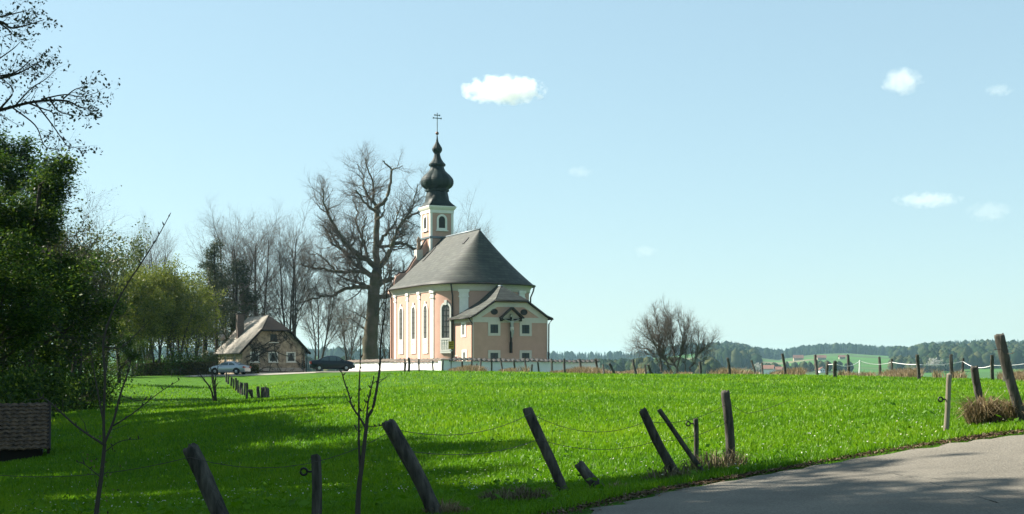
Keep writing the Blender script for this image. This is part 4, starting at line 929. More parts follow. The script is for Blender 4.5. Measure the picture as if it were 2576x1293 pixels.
# ------------------------------------------------------------------ fence posts
def post(name, label, top, bot, Y, diam, m, group, insul=None, square=False, cat="fence post", sink=.25, taper=.9, seed=0):
    random.seed(seed+int(bot[0])); a = P(bot[0], bot[1], Y); g = gz(a.x, a.y)
    if abs(a.z-g) < .35 or Y < 40: a.z = min(a.z, g)
    else: a.z = g
    tpt = P(top[0], top[1], Y*(1-.006*random.uniform(-1, 1))); d = tpt-a; Ln = d.length; n = 18; rings = []; k = 4 if square else 14
    ax = d.normalized(); s = ax.cross(Vector((0, 1, 0))).normalized(); q = ax.cross(s); a2 = -ax*sink; ph = [random.uniform(-.15, .12) for _ in range(k)]
    for i in range(n):
        f = i/(n-1); r = diam/2*(1.0+(taper-1)*f)*(1+random.uniform(-.03, .03))
        c_ = a2+(d-a2)*f+s*.012*math.sin(f*5+seed)*(diam/.12)
        rings.append([c_+(s*math.cos(2*math.pi*j/k+.6)+q*math.sin(2*math.pi*j/k+.6))*r*(1.35 if square else 1)*(1+ph[j]+random.uniform(-.035, .035)*(not square)) for j in range(k)])
    ct = d; rings.append([ct+(p-ct)*.86+ax*diam*(.08+random.uniform(-.06, .26)) for p in rings[-1]]); rings.append([ct+(p-ct)*.3+ax*diam*.17 for p in rings[-2]])
    o = MB().loft(rings).build(name, m, None, not square and diam*F/Y > 10, a); tag(o, label, cat, group)
    if insul:
        iz = P(insul[0], insul[1], Y)-a; axp = ax*iz.dot(ax)
        b = MB(); sd = -1; b.tube([axp, axp+Vector((sd*(diam/2+.05), -.01, 0))], .012, 6); cc = axp+Vector((sd*(diam/2+.075), -.01, 0))
        b.tube([cc+Vector((.035*math.cos(u), 0, .035*math.sin(u))) for u in np.linspace(0, 2*math.pi, 13)], .013, 6); b.build("insulator", M['dark'], o, True)
    return o
G1 = "old posts of the near pasture fence"
NEAR = [("dark leaning post cut by the lower picture edge, thick with a rounded top", (476,1132), (582,1335), 13.5, .16, 'wood', None, False),
 ("slim upright squared post with a black ring insulator beside the sapling", (793,1148), (797,1325), 14.2, .085, 'wood', (771,1187), True),
 ("thick split-topped post leaning beside the budding sapling", (980,1066), (1100,1300), 14.5, .155, 'wood', None, False),
 ("leaning post with ragged top casting into shade, between the sapling and the broken stump", (1330,1030), (1418,1240), 18.6, .145, 'wood', None, False),
 ("short broken post stump leaning in the shaded grass", (1458,1168), (1515,1215), 18.8, .14, 'wood', None, False),
 ("heavy post leaning into a patch of dead brush", (1617,1035), (1706,1200), 20.3, .15, 'wood', None, False),
 ("thin brace pole slanting steeply beside the heavy leaning post", (1658,1034), (1772,1185), 20.8, .085, 'wood', None, False),
 ("short squared post with a black ring insulator behind the slanting brace", (1749,1056), (1752,1170), 22.5, .085, 'wood', (1734,1065), False),
 ("upright thick dark post at the end of the near fence", (1825,988), (1840,1175), 21.6, .145, 'wood', None, False),
 ("pale smooth thin post on the sunny verge beside the road", (2389,943), (2378,1092), 21.8, .085, 'palewood', (2376,1003), False),
 ("dark short post growing out of a dry grass tussock", (2452,925), (2478,1075), 23, .125, 'wood', None, False),
 ("tall leaning post with a square-cut wide top beside the road", (2514,846), (2573,1050), 22.2, .15, 'wood', None, False)]
for i, (lb, t_, b_, Y, dm, m_, ins, sq) in enumerate(NEAR):
    post("fence_post", lb, t_, b_, Y, dm, M[m_], G1, ins, sq, seed=i, taper=1.12 if i == 11 else (.85 if i in (5, 6) else .95))
G2 = "posts of the far fence on the meadow crest"
FAR = [((1968.5,891),(1976,941),97,"tall leaning post under the far red-roofed farms"),((2051.5,894),(2055.5,943),98,"upright post before the distant green field"),((2083,911.6),(2079,943),100,"short post where the white tape begins"),
 ((2100,909.8),(2101.3,956),80,"short thick nearer post beside the start of the white tape"),((2132,893.7),(2137,942),97,"leaning post behind the sagging first span of white tape"),((2212,899.6),(2215,941),99,"post halfway along the second span of white tape"),
 ((2244,904),(2242,944),97,"thin dark post holding the tape at the end of its second span"),((2308,894),(2311,960),76,"tall near post with the white tape passing in front of the far wood"),((2392.5,893.7),(2395,950),82,"tall post standing behind the pale verge post"),
 ((2423,902),(2422.6,952),86,"thin post holding the white tape just past the pale verge post"),((2495,895),(2498,961),76,"tall straight post between the tussock post and the tall leaning one"),((2525,916),(2530,968),72,"post partly hidden behind the tall leaning post"),
 ((1517,917.5),(1518.6,946),106,"thin stake after the end of the shaded churchyard wall"),((1534,915),(1546,941),108,"short post leaning hard away from the churchyard wall"),((1593,905.6),(1600,943),104,"tall leaning post before the lone bare tree"),
 ((1622.5,918),(1626.5,949),101,"thin greenish stake near the foot of the lone bare tree"),((1630,918),(1641,943),104,"short slanting post near the foot of the lone bare tree"),((1760,912),(1764,951),98,"post just past the lone bare tree"),
 ((1830.6,901),(1837,943),98,"tall leaning post below the rounded wooded hill"),((1891,907),(1901.5,945),98,"slanting thin post past the rounded wooded hill"),((1917,914),(1918.6,951),94,"short stake below the white farmhouse in the valley"),
 ((1389,907),(1389,940),118,"thin post right at the end of the pink church wall"),((1418.6,904),(1422,943),112,"thicker upright post in front of the shaded churchyard wall end"),((1458,904),(1463,939),116,"slanting post at the end of the shaded churchyard wall"),((1498,904),(1504,940),114,"leaning post where the churchyard wall ends against the far wood")]
for i, (t_, b_, Y, lb) in enumerate(FAR):
    thin = "thin" in lb or "stake" in lb; post("fence_post", lb, t_, b_, Y, .15 if thin else .21, M['wood'], G2, seed=40+i)
post("tape_stake", "thin white plastic stake at the top of the white tape", (2163,907), (2160.6,943), 98, .10, M['rope'], None, seed=90, cat="stake")
G3 = "thin posts in front of the shaded churchyard wall"
WF = [(1163,910,1163,930),(1187,906,1187,932),(1199,916,1199,936),(1209,903,1209,935),(1236,904,1237,932),(1259,902,1265,937),(1293,907,1296,933),(1320,901,1325,935),(1338,918,1338,942),(1352,909,1357,934),(1387,903,1389,935)]
for i, q in enumerate(WF):
    post("fence_post", ORD[i]+" thin post from the yellow sign along the shaded churchyard wall", (q[0], q[1]), (q[2], q[3]+3), 124, .17, M['wood'], G3, seed=60+i)
G4 = "thin posts in front of the sunlit churchyard wall"
for i, (q, lb) in enumerate(zip([(1018,904,1018,931),(1028.5,901,1028.5,933),(1021,915,1017,936),(1054,904,1054,931),(1088,908,1090,931),(1114,907,1114,932)],
    ["thin post just before the braced thick one on the sunlit wall","thick post with a brace in front of the sunlit wall","short slanting brace of the thick post on the sunlit wall","thin post in the middle of the sunlit wall","thin slightly leaning post towards the wall corner","thin post right at the white corner pier"])):
    post("fence_post", lb, (q[0], q[1]), (q[2], q[3]+2), 130, .26 if i == 1 else .17, M['wood'], G4, seed=70+i)
G5 = "posts of the slope fence running down from the silver coupe"
SL = [(535,340),(550,350),(572,365),(588,385),(605,400),(620,415),(638,430),(650,430),(668,440),(685,465),(735,480),(720,485),(775,475),(805,485),(820,490),(837,495)]
SLt = [(535,268),(550,290),(572,302),(588,315),(605,308),(620,325),(638,340),(650,345),(668,345),(685,345),(703,395),(720,395),(766,375),(797,380),(818,378),(833,385)]
for i, ((tx, ty), (bx, by)) in enumerate(zip(SLt, SL)):
    Y = at_py(384+.3463*bx, 844.8+.3463*by, 76, 136)
    post("fence_post", ORD[i]+" post downhill from the silver coupe in the slope fence", (384+.3463*tx, 844.8+.3463*ty), (384+.3463*bx, 844.8+.3463*by), Y, .17 if i < 12 else .22, M['wood'], G5, seed=80+i)
# ------------------------------------------------------------------ wires and tape
def wire(name, label, pts, sag, r, m, cat="wire", group=None):
    a = pts[0]; out = []
    for i in range(len(pts)-1):
        for k in range(9):
            t = k/9; p = pts[i].lerp(pts[i+1], t); p.z -= sag[i]*4*t*(1-t); out.append(p-a)
    out.append(pts[-1]-a); o = MB().tube(out, r, 5).build(name, m, None, True, a); return tag(o, label, cat, group)
W = "rusty wires of the near fence"
wire("fence_wire", "sagging wire strung over the two leaning posts cut by the lower edge", [P(-60,1190,14), P(478,1150,13.4), P(985,1085,14.4)], [.10, .22], .0035, M['wire'], group=W)
wire("fence_wire", "sagging wire between the split-topped post and the ragged-topped post", [P(985,1078,14.4), P(1335,1040,18.5)], [.16], .004, M['wire'], group=W)
wire("fence_wire", "deep sagging wire from the ragged-topped post to the end post", [P(1335,1040,18.5), P(1625,1060,20.2), P(1830,1015,21.5)], [.20, .12], .004, M['wire'], group=W)
wire("fence_wire", "lower wire strand sagging through the shaded grass", [P(1000,1130,14.5), P(1355,1105,18.5), P(1650,1110,20.2), P(1832,1060,21.5)], [.12, .13, .08], .004, M['wire'], group=W)
wire("fence_wire", "loose wire running from the end post towards the sunny verge", [P(1830,1010,21.5), P(1880,1040,21.8), P(1985,1005,22)], [.02, .03], .004, M['wire'], group=W)
wire("fence_wire", "wire stub curling from the top of the tall leaning post", [P(2500,880,22.1), P(2518,878,22.1), P(2535,890,22.1), P(2552,886,22)], [.0, .02, .01], .006, M['wire'], group=W)
wire("fence_tape", "white electric fence tape sagging along the meadow crest posts", [P(2083,917,100), P(2101,915,81), P(2163,908,98), P(2244,911,97), P(2309,917,77), P(2422,909,86), P(2496,919,77), P(2600,911,76)], [.02,.25,.2,.05,.1,.25,.08,.1], .017, M['rope'], "tape")

# ------------------------------------------------------------------ saplings in front
def sapling(name, label, base, Y, k, ox, oy, stems, m, buds, seed, group=None):
    random.seed(seed); T = Tree(); toP = lambda x, y: P(ox+k*x, oy+k*y, Y); B = toP(*base); g = gz(B.x, B.y); off = Vector((B.x, B.y, g)); bud = []
    for pts, r0, r1 in stems:
        cs = catmull([toP(*p)-off+Vector((0, random.uniform(-.02, .02), 0)) for p in pts], 5); n = len(cs)
        if pts[0] == base: cs = [Vector((cs[0].x, 0, -.1))]+cs; n += 1
        T.add('trunk', [tuple(p) for p in cs], [r0+(r1-r0)*i/(n-1) for i in range(n)], 7)
        for i in range(3, n, 2):
            if r0+(r1-r0)*i/(n-1) < .014 and random.random() < buds: bud.append(cs[i])
            if random.random() < .25*(buds > .5) and i < n-2: grow(T, cs[i], rnd_dir((cs[i]-cs[i-1]), R(40)), random.uniform(.05, .22), .004, 0, dict(part=['trunk'], seg=[4], k=[7], wander=[.2], up=[.1], n=[], start=[], ang=[], ratio=[], rr=[]))
    root = thing(name, label, "sapling", off, 0, group); ms = T.meshes(name); link("trunk", ms['trunk'], m, root, True)
    for q in bud:
        d = Vector((random.uniform(-1, 1), random.uniform(-1, 1), 1)).normalized(); z = random.uniform(.018, .032)
        MB().tube([q, q+d*z*.5, q+d*z*1.0, q+d*z*1.6], [.003, .007, .006, .001], 5).build("bud", M['twigdark'], root)
    if buds < .78: link("dead_leaves", mesh_np("dead leaves", *leaves([(random.gauss(.02, .10), random.gauss(0, .06), random.uniform(.1, 1.0)) for _ in range(70)], 1, .03, .016, 3)), M['litter'], root)
sapling("sapling", "young bare sapling with a long whip arching up into the sky", (372, 1330), 13, .643, 0, 461,
  [([(372,1330),(385,1220),(395,1150),(408,1020)], .024, .018), ([(408,1020),(445,930),(470,830),(500,740),(515,690)], .014, .005), ([(405,1022),(300,950),(200,860),(150,832)], .012, .004),
   ([(408,1020),(405,900),(412,760),(405,620),(440,500),(500,390),(565,295),(620,200),(668,115)], .015, .003), ([(405,930),(385,820),(365,720),(355,640)], .010, .003), ([(440,950),(520,900),(620,820),(700,770)], .008, .002),
   ([(470,830),(540,850),(600,840)], .005, .002), ([(395,1150),(330,1100),(300,1090)], .006, .002), ([(400,1060),(470,1010),(560,1000)], .006, .002), ([(408,640),(480,640),(575,545)], .007, .002)], M['twigdark'], .75, 5)
kk = .3463
sapling("sapling", "slim budding sapling with upright forks in the middle foreground", (1490, 1330), 12, kk, 384, 844.8,
  [([(1490,1330),(1492,1200),(1505,1050),(1520,950),(1550,700),(1560,590)], .026, .015), ([(1560,590),(1600,520),(1630,380),(1650,230),(1655,100),(1668,-50),(1690,-200),(1700,-330)], .014, .0035), ([(1508,1000),(1500,800),(1498,560),(1500,400),(1508,200),(1512,20)], .012, .0035),
   ([(1545,660),(1500,590),(1450,510),(1425,430),(1390,330),(1375,265)], .010, .0045), ([(1556,600),(1562,500),(1585,400),(1605,315)], .009, .004), ([(1545,660),(1620,658),(1690,645)], .004, .003), ([(1500,690),(1478,680),(1475,660)], .004, .003), ([(1500,545),(1530,540),(1555,470)], .005, .003)], M['twigdark'], .8, 6)
# ------------------------------------------------------------------ overhanging beech by the road and the other trees that shade the meadow
ob = Vector((-11.0, 17.5, 0)); ob.z = gz(ob.x, ob.y); kb = .4156
tb = lambda cx, cy: P(kb*cx, kb*cy, 15.5)
BL = [([(-1100,1400),(-600,900),(-200,710),(0,655),(200,605),(380,600),(470,640),(550,642)], .034, .004, .03), ([(60,640),(220,760),(270,860),(300,900),(380,920)], .010, .003, -.15), ([(200,605),(300,740),(360,830),(400,880),(470,878)], .010, .003, .15),
      ([(250,600),(400,575),(500,590),(605,565)], .010, .003, -.1), ([(100,630),(180,530),(260,470),(320,405)], .010, .003, .2), ([(300,600),(350,670),(435,690)], .012, .004, .3), ([(-900,500),(-300,120),(0,140),(80,180),(150,175),(290,135)], .028, .004, -.05), ([(-300,150),(0,80),(130,40)], .016, .004, .2),
      ([(-1000,1000),(-400,560),(0,440),(100,400),(215,330)], .028, .004, .1), ([(-200,500),(0,470),(120,450),(220,380)], .014, .005, -.2), ([(-100,420),(60,300),(110,250)], .010, .003, .1), ([(0,660),(90,560),(40,490)], .014, .004, -.2), ([(0,140),(70,200),(30,215)], .012, .004, 0), ([(380,600),(450,540),(520,520)], .01, .003, .1), ([(150,615),(260,660),(330,690),(350,770)], .012, .003, -.2)]
T = Tree(); OB = dict(part=['crown','crown','crown'], seg=[4,4,3], k=[4,3,3], wander=[.15,.2,.2], up=[.04,.03,.03], n=[6,4], start=[.15,.1,.1], ang=[38,42,40], ratio=[.6,.55], rr=[.32,.5,.6], rmin=.0016, taper=.3)
limb_tree(T, ob, tb, BL, OB, .55, 7.5, 12)
tipsN = list(T.tips)
grow(T, (0, 0, -.3), (0, 0, 1), 9.5, .30, 0, with_(LB, n=[20,8,4], ang=[55,45,45], ratio=[.24,.5,.5])); 
tl1 = leaves(tipsN, 2, .03, .021, 77); tl2 = leaves(T.tips[len(tipsN):], 5, .16, .09, 78)
lv = (np.concatenate([tl1[0], tl2[0]]), np.concatenate([tl1[1], tl2[1]+len(tl1[0])]), np.concatenate([tl1[2], tl2[2]]))
tO = tree_obj("roadside_beech", "beech by the road whose leafing branches hang into the upper corner of sky", T, ob, M['bark'], M['twigdark'], None, leafm=M['leaf_bud'], leafd=lv)
T, lf = leafy(13, .26, LB, 1, 81, 7, .24, .16, None)
tS = tree_obj("roadside_tree", "leafy roadside tree standing outside the picture and shading the meadow", T, (0, 0, 0), M['bark'], M['twigdark'], "trees beside the road outside the picture", leafm=M['leaf_olive'], leafd=lf)
OFF = [(-18,25,1.42),(-20,32,1.35),(-25.5,46,1.45),(-27,40,1.7),(-31,54,1.6),(-30,49,1.6),(-15,15,1.6),(-24,19,1.8),(-33,29,1.8),(-19,22.5,(1.05,1.05,1.8)),(-14.5,20.5,(.62,.62,1.7)),(-38,60,1.7),(-42,74,1.7),(-50,90,1.7),(-14,5,1.5)]
for i, (x, y, s) in enumerate(OFF):
    o = tS if i == 0 else copy_tree(tS); o.location = (x, y, gz(x, y)-.2); o.rotation_euler.z = i*1.7; o.scale = (s, s, s) if not hasattr(s, '__len__') else s

# ------------------------------------------------------------------ grass, dry tufts, litter
def blades(P0, h, w_, seed, lean=.6):
    g = np.random.default_rng(seed); N = len(P0); yaw = g.uniform(0, math.pi, N); la = g.uniform(0, 2*math.pi, N); lm = np.abs(g.normal(0, lean, N))
    dx = np.cos(yaw)*w_/2; dy = np.sin(yaw)*w_/2; ox = np.cos(la)*lm*h; oy = np.sin(la)*lm*h
    z0 = np.zeros(N)
    A = P0+np.stack([-dx, -dy, z0-.02], 1); B = P0+np.stack([dx, dy, z0-.02], 1)
    C = P0+np.stack([ox*.4+dx*.7, oy*.4+dy*.7, h*.6], 1); E = P0+np.stack([ox*.4-dx*.7, oy*.4-dy*.7, h*.6], 1); Tp = P0+np.stack([ox, oy, h], 1)
    V = np.stack([A, B, C, E, Tp], 1).reshape(-1, 3); i = np.arange(N)[:, None]*5
    Fq = np.concatenate([i+np.array([0, 1, 2, 3]), i+np.array([3, 2, 4, 4])]); return V, np.concatenate([i+np.array([[0, 1, 2]]), i+np.array([[0, 2, 3]]), i+np.array([[3, 2, 4]])])
g = np.random.default_rng(99); N = 620000
u = g.uniform(0, 1, N); y0, y1 = 11.5, 128.; ex = -.55
Yg = (y0**ex+u*(y1**ex-y0**ex))**(1/ex); Xg = (g.uniform(-330, 2900, N)-CX)/F*Yg
sd = side_of_edge(Xg, Yg); lumps = np.sin(Xg*1.9+np.sin(Yg*1.3))*np.sin(Yg*1.1+np.sin(Xg*.7))
keep = (sd > .02+.10*g.uniform(0, 1, N)) & ((Yg < 118) | (Xg > -8)); Xg, Yg, sd, lumps = Xg[keep], Yg[keep], sd[keep], lumps[keep]; N = len(Xg)
hg = (.055+.00055*Yg)*g.uniform(.6, 1.5, N)*(1+.22*lumps)+.12*np.exp(-np.maximum(sd, 0)/.5)*g.uniform(0, 1, N); wg = .007+.00055*Yg
Pg = np.stack([Xg, Yg, Hz(Xg, Yg)], 1); V, Fq = blades(Pg, hg, wg, 5)
tn = np.clip(g.beta(2.2, 2.2, N)*.75+.12+.12*lumps+.16*np.sin(Xg*.31+1)*np.sin(Yg*.23+.5*np.sin(Xg*.2))+.10*np.sin(Xg*.83+Yg*.4), 0, .92); glint_ = g.uniform(0, 1, N); tn = np.where(glint_ > .993, g.uniform(.93, 1, N), tn)  # a few blades coloured pale to stand in for sun glints
tag(link("grass", mesh_np("grass", V, Fq, np.repeat(tn, 5)), M['grass']), kind="stuff")
# broad-leaved weeds and pale flower specks painted in for glints of shiny blades
gw = np.random.default_rng(21); n = 320; Yw = 15/np.sqrt(gw.uniform(.035, 1, n)); Xw = (gw.uniform(-300, 2850, n)-CX)/F*Yw; ok = side_of_edge(Xw, Yw) > .25; Xw, Yw = Xw[ok], Yw[ok]
V, Fq, t_ = leaves(np.stack([Xw, Yw, Hz(Xw, Yw)+.10], 1), 9, .08, .055, 31, 1.0, .1, .5)
tag(link("meadow_weeds", mesh_np("meadow weeds", V, Fq, t_), M['grass']), kind="stuff")
n = 1700; Yw = 19/np.sqrt(gw.uniform(.03, 1, n)); Xw = (gw.uniform(-300, 2850, n)-CX)/F*Yw; ok = side_of_edge(Xw, Yw) > .15; Xw, Yw = Xw[ok], Yw[ok]
V, Fq, t_ = leaves(np.stack([Xw, Yw, Hz(Xw, Yw)+.11+.0006*Yw], 1), 1, .03, .017, 32, .8)
tag(link("glint_flowers", mesh_np("glint flowers", V, Fq, t_), leaf_mat("pale glint petals", [(0, (.80, .76, .42)), (.5, (.95, .95, .88)), (1, (1, 1, .95))], .3, 0)), kind="stuff")
# tan dry grass along the fence on the crest and on the verges
N = 52000; px = g.uniform(1130, 2700, N); base = np.interp(px, [1130,1500,1760,2000,2309,2500,2700], [126,113,105,99,86,82,78]); Yd = base+g.normal(0, 1.6, N)
Xd = (px-CX)/F*Yd; ok = (np.sin(px*.045)+np.sin(px*.017+1)+np.sin(px*.11)*.6+g.normal(0, .3, N)) > -.1; Xd, Yd = Xd[ok], Yd[ok]; N = len(Xd)
V, Fq = blades(np.stack([Xd, Yd, Hz(Xd, Yd)], 1), g.uniform(.15, .55, N)*(1+.4*np.sin(Xd*1.3)), np.full(N, .05), 6, .6)
tag(link("dry_grass", mesh_np("dry grass", V, Fq, np.repeat(g.uniform(0, 1, N), 5)), M['dry']), kind="stuff")
def tuft(label, px, py, Y, n, r, h, m, seed, name="dry_tussock", cat="grass tussock", group=None):
    q = P(px, py, Y); x, y = q.x, q.y; gg = np.random.default_rng(seed); a = gg.uniform(0, 2*np.pi, n); rr = r*np.sqrt(gg.uniform(0, 1, n))
    ox, oy = rr*np.cos(a), rr*np.sin(a)*.8; zz = Hz(x+ox, y+oy); z0 = gz(x, y); P0 = np.stack([ox, oy, zz-z0], 1)
    H = h*gg.uniform(.35, 1.1, n)*(1-.55*(rr/r)**2); la = np.where(gg.uniform(0, 1, n) < .6, a, gg.uniform(0, 2*np.pi, n)); lm = gg.uniform(.15, 1.3, n)*H
    wv_ = gg.uniform(.004, .011, n)*Y/20; yaw = gg.uniform(0, np.pi, n); dx = np.cos(yaw)*wv_; dy = np.sin(yaw)*wv_; Z = np.zeros(n)
    mid = P0+np.stack([np.cos(la)*lm*.35, np.sin(la)*lm*.35, H*.75], 1); tip = P0+np.stack([np.cos(la)*lm, np.sin(la)*lm, H*gg.uniform(.25, 1.1, n)], 1); W_ = np.stack([dx, dy, Z], 1)
    V = np.stack([P0-W_, P0+W_, mid+W_*.7, mid-W_*.7, tip], 1).reshape(-1, 3); i = np.arange(n)[:, None]*5
    Fq = np.concatenate([i+np.array([[0, 1, 2]]), i+np.array([[0, 2, 3]]), i+np.array([[3, 2, 4]])])
    o = link(name, mesh_np(name, V, Fq, np.repeat(gg.uniform(0, 1, n), 5)), M[m], None, False, (x, y, z0)); return tag(o, label, cat, group)
tuft("big tan dry grass tussock round the short post beside the road", 2470, 1082, 22.6, 1300, .20, .62, 'dry', 1)
tuft("tan dry grass tussock at the foot of the tall leaning post", 2545, 1062, 22.4, 900, .18, .52, 'dry', 2)
tuft("brown dead brush around the heavy leaning post", 1690, 1205, 20.0, 260, .4, .32, 'bramble', 3, "dead_brush", "brush")
tuft("brown dead brush between the slanting brace and the end post", 1800, 1180, 21.4, 300, .5, .42, 'bramble', 4, "dead_brush", "brush")
tuft("dark dead brush below the ragged-topped leaning post", 1300, 1262, 16.8, 700, .45, .28, 'bramble', 5, "dead_brush", "brush")
tuft("dry yellowish tuft at the foot of the split-topped post", 1120, 1292, 14.6, 400, .22, .24, 'dry', 6)
tuft("low dry tuft by the broken post stump", 1540, 1222, 18.6, 350, .40, .16, 'dry', 7)
N = 9000; k = g.uniform(26, len(EX)-20, N); i = k.astype(int); f = k-i; tx = EX[i+1]-EX[i]; ty = EY[i+1]-EY[i]; ln = np.hypot(tx, ty); off = g.normal(0, .12, N)
lx = EX[i]+tx*f-ty/ln*off; ly = EY[i]+ty*f+tx/ln*off; Cc = np.stack([lx, ly, Hz(lx, ly)+.035+np.abs(g.normal(0, .012, N))], 1)
V, Fq, tt_ = leaves(Cc, 1, .004, .024, 9, 2.0)
tag(link("leaf_litter", mesh_np("leaf litter", V, Fq, tt_), M['litter']), kind="stuff")

# ------------------------------------------------------------------ far woods, farms
def forest(name, regs, seed):
    gg = np.random.default_rng(seed); VV = []; FF = []; TT = []; nb = 0; K = 7
    for (p0, p1, r0, r1, n, h0_, h1_, con, tint) in regs:
        px = gg.uniform(p0, p1, n); r = gg.uniform(r0, r1, n); x = (px-CX)/F*r; z = Hz(x, r); h = gg.uniform(h0_, h1_, n)
        cone = gg.uniform(0, 1, n) < con; wd_ = h*np.where(cone, gg.uniform(.13, .20, n), gg.uniform(.28, .42, n)); t = np.clip(tint+gg.normal(0, .16, n)+np.where(cone, -.12, .12), 0, 1)
        lv = 6; ph = gg.uniform(0, 6.28, n)
        for l in range(lv):
            f = l/(lv-1); pr = np.where(cone, (1-f)*(1.0 if l % 2 == 0 else .62)+.02, np.sqrt(np.clip(1-(2*f-.85)**2/1.4, .01, 1))*(1 if f < 1 else .25))
            a = ph[:, None]+l*.5+2*np.pi*np.arange(K)/K; rr = (wd_*pr)[:, None]*gg.uniform(.65, 1.25, (n, K))
            zz = (z+h*(.06+.94*f))[:, None]+gg.uniform(-.04, .04, (n, K))*h[:, None]*(f < 1)
            VV.append(np.stack([x[:, None]+rr*np.cos(a), r[:, None]+rr*np.sin(a), zz], -1).reshape(n, K, 3) if l == -1 else np.stack([x[:, None]+rr*np.cos(a), r[:, None]+rr*np.sin(a), zz], -1)); TT.append(np.clip(t[:, None]+gg.normal(0, .07, (n, K)), 0, 1))
        V = np.stack(VV[-lv:], 1); tt2 = np.stack(TT[-lv:], 1); base = nb+np.arange(n)[:, None, None]*lv*K+np.arange(lv-1)[None, :, None]*K; j = np.arange(K)[None, None, :]; j2 = (j+1) % K
        FF.append(np.stack([base+j, base+j2, base+K+j2, base+K+j], -1).reshape(-1, 4)); VV[-lv:] = [V.reshape(-1, 3)]; TT[-lv:] = [tt2.ravel()]; nb += n*lv*K
    return tag(link(name, mesh_np(name, np.concatenate(VV), np.concatenate(FF), np.concatenate(TT)), M['forest'], None, False), kind="stuff")
forest("far_forest", [(-400,1000,2300,2700,1500,10,18,.9,.3),(-300,1010,1700,1950,500,12,20,.8,.3),(1000,1700,2300,2650,1100,10,18,.9,.3),(1660,1960,2100,2650,1300,10,18,.9,.35),(1880,2120,2430,2750,500,12,20,.8,.3),(1975,2300,2250,2700,1300,10,18,.9,.3),
   (2270,3000,2150,2650,2300,10,18,.9,.3),(2240,2330,1800,2200,260,12,18,.5,.4)], 1)
forest("valley_trees", [(1450,1610,900,1200,200,8,14,.2,.5),(1600,1800,700,950,230,9,15,.25,.55),(1760,1905,1300,1900,420,12,20,.5,.45),(2320,2700,1250,1700,620,11,19,.35,.5),(2240,2420,1150,1350,110,8,14,.1,.6),(1900,2050,1150,1250,34,6,10,.1,.5),(2040,2140,1150,1230,26,6,10,.1,.55),(600,1000,700,1000,330,9,15,.3,.45)], 2)
whiteb = leaf_mat("blossom", [(0, (.45, .42, .38)), (1, (.7, .68, .62))], .2, 0)
def blossom(px, r, h, lb, group=None):
    q = place(px, r); root = thing("blossom_tree", lb, "tree", q); C = rng.normal(0, 1, (40, 3))*np.array([h*.2, h*.2, h*.17])+np.array([0, 0, h*.62])
    link("crown", mesh_np("crown", *leaves(C, 14, h*.07, h*.045, 4)), whiteb, root); MB().tube([(0, 0, -.5), (.1, 0, h*.3), (0, .1, h*.6)], [h*.04, h*.03, h*.015], 6).build("trunk", M['bark'], root)
blossom(2350, 1150, 13, "pale blossoming tree in front of the distant wood beyond the tape"); blossom(1905, 1120, 9, "pale blossoming tree beside the white farmhouse in the valley")
redt = mat("red roof tiles", (.25, .12, .085), .9, .2, .3)
def farm(px, r, wd_, dp, h, label, rz=0.3, wallm='wallwhite'):
    q = place(px, r); root = thing("far_farmhouse", label, "farmhouse", q, rz); m = MB().prism([(-wd_/2, -2), (wd_/2, -2), (wd_/2, h), (0, h+dp*.3), (-wd_/2, h)], lambda a, z, e: (a, dp*(e-.5), z)); m.build("wall", M[wallm], root)
    b = MB(); b.prism([(-wd_/2-.8, h-.3), (0, h+dp*.3+.1), (wd_/2+.8, h-.3), (wd_/2+.8, h), (0, h+dp*.3+.5), (-wd_/2-.8, h)], lambda a, z, e: (a, (dp+1.4)*(e-.5), z)); b.build("roof", redt, root)
    for x in (-wd_*.25, wd_*.2): MB().box(x-.6, x+.6, -dp/2-.12, -dp/2-.02, h*.45, h*.75).build("window", M['glass'], root)
farm(1932, 1130, 8, 9, 4, "white farmhouse with a red roof in the valley", 1.25); farm(1957, 1165, 6, 7, 3.2, "smaller white house with a red roof just beyond the valley farmhouse", 1.2); farm(2064, 1150, 5, 6, 2.6, "tiny white house among bushes below the distant green field", .4)
farm(2008, at_py(2008, 906, 1200, 2400), 7, 12, 2.6, "long red-roofed farm on the far slope below the wood", 1.5, 'stone'); farm(2066, at_py(2066, 905, 1200, 2400), 7, 10, 2.4, "second red-roofed farm on the far slope at the wood's edge", 1.5, 'stone'); farm(2118, at_py(2118, 903, 1200, 2400), 6, 7, 2.2, "small red-roofed barn at the upper edge of the green field", 1.5, 'stone')
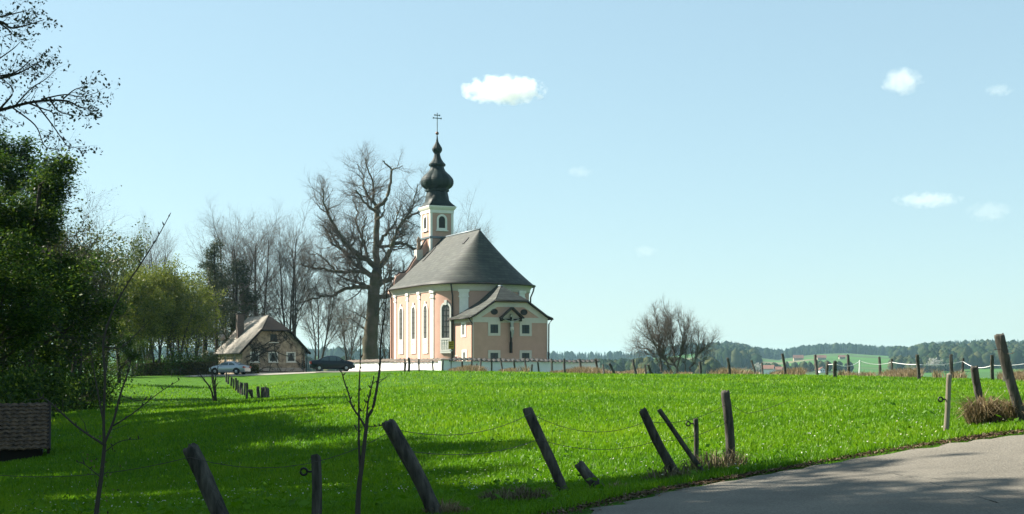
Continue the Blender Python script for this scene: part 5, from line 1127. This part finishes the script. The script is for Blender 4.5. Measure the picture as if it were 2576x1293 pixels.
# ------------------------------------------------------------------ clouds and haze
def cloud(label, px, py, Y, w_px, h_px, dens, seed):
    q = P(px, py, Y); sx, sz = w_px/F*Y/2, h_px/F*Y/2; o = bpy.data.objects.new("cloud", None)
    me = MB().lathe([(.001, -1)]+[(math.cos(a), math.sin(a)) for a in np.linspace(-1.4, 1.4, 11)]+[(.001, 1)], (0, 0, 0), 20)
    m = bpy.data.materials.new("cloud vapour"); m.use_nodes = True; t = m.node_tree; t.nodes.clear(); L = t.links.new
    out = t.nodes.new("ShaderNodeOutputMaterial"); v = t.nodes.new("ShaderNodeVolumePrincipled"); v.inputs["Color"].default_value = (1, 1, 1, 1); v.inputs["Anisotropy"].default_value = .0
    tc = t.nodes.new("ShaderNodeTexCoord"); ln = t.nodes.new("ShaderNodeVectorMath"); ln.operation = 'LENGTH'; L(tc.outputs["Object"], ln.inputs[0])
    mp = t.nodes.new("ShaderNodeMapping"); mp.inputs["Location"].default_value = (seed*3.1, seed*1.7, 0); mp.inputs["Scale"].default_value = (sx/sz*.9, 1.2, 1); L(tc.outputs["Object"], mp.inputs[0])
    n = t.nodes.new("ShaderNodeTexNoise"); n.inputs["Scale"].default_value = 1.5; n.inputs["Detail"].default_value = 8; n.inputs["Roughness"].default_value = .66; L(mp.outputs[0], n.inputs["Vector"])
    a = t.nodes.new("ShaderNodeMath"); a.operation = 'MULTIPLY_ADD'; a.inputs[1].default_value = 2.2; a.inputs[2].default_value = -.22; L(n.outputs["Fac"], a.inputs[0])
    s = t.nodes.new("ShaderNodeMath"); s.operation = 'SUBTRACT'; L(a.outputs[0], s.inputs[0]); L(ln.outputs["Value"], s.inputs[1])
    mr = t.nodes.new("ShaderNodeMapRange"); mr.inputs[1].default_value = 0; mr.inputs[2].default_value = .45; mr.inputs[3].default_value = 0; mr.inputs[4].default_value = dens; L(s.outputs[0], mr.inputs[0])
    L(mr.outputs[0], v.inputs["Density"]); L(v.outputs[0], out.inputs["Volume"])
    c = me.build("cloud", m, None, True, q); c.scale = (sx, sx*.6, sz); tag(c, label, "cloud", "small fair-weather clouds"); bpy.data.objects.remove(o)
cloud("largest white cloud above and just beyond the church spire", 1267, 226, 3000, 232, 80, .034, 1)
cloud("bright small cloud high over the far fence", 2270, 204, 3000, 118, 76, .014, 2)
cloud("faint flat cloud in the upper corner of the sky", 2512, 227, 3000, 90, 36, .005, 3)
cloud("thin flat cloud, longer and lower than the bright small one", 2335, 503, 3200, 190, 46, .005, 4)
cloud("pale cloud low down beside the thin flat one", 2490, 532, 3200, 130, 60, .003, 5)
cloud("tiny faint cloud beyond the spire level with its onion", 1457, 432, 3200, 80, 34, .0035, 6)
cloud("tiny faint cloud between the church roof and the lone tree", 1623, 632, 3400, 70, 36, .0035, 7)
hm = bpy.data.materials.new("haze air"); hm.use_nodes = True; t = hm.node_tree; t.nodes.clear(); out = t.nodes.new("ShaderNodeOutputMaterial"); v = t.nodes.new("ShaderNodeVolumePrincipled")
v.inputs["Color"].default_value = (.50, .80, 1, 1); v.inputs["Density"].default_value = 0.85e-4; v.inputs["Anisotropy"].default_value = .2; t.links.new(v.outputs[0], out.inputs["Volume"])
tag(MB().box(-6500, 6500, -6500, 6500, -24, 62).build("haze", hm), kind="stuff")
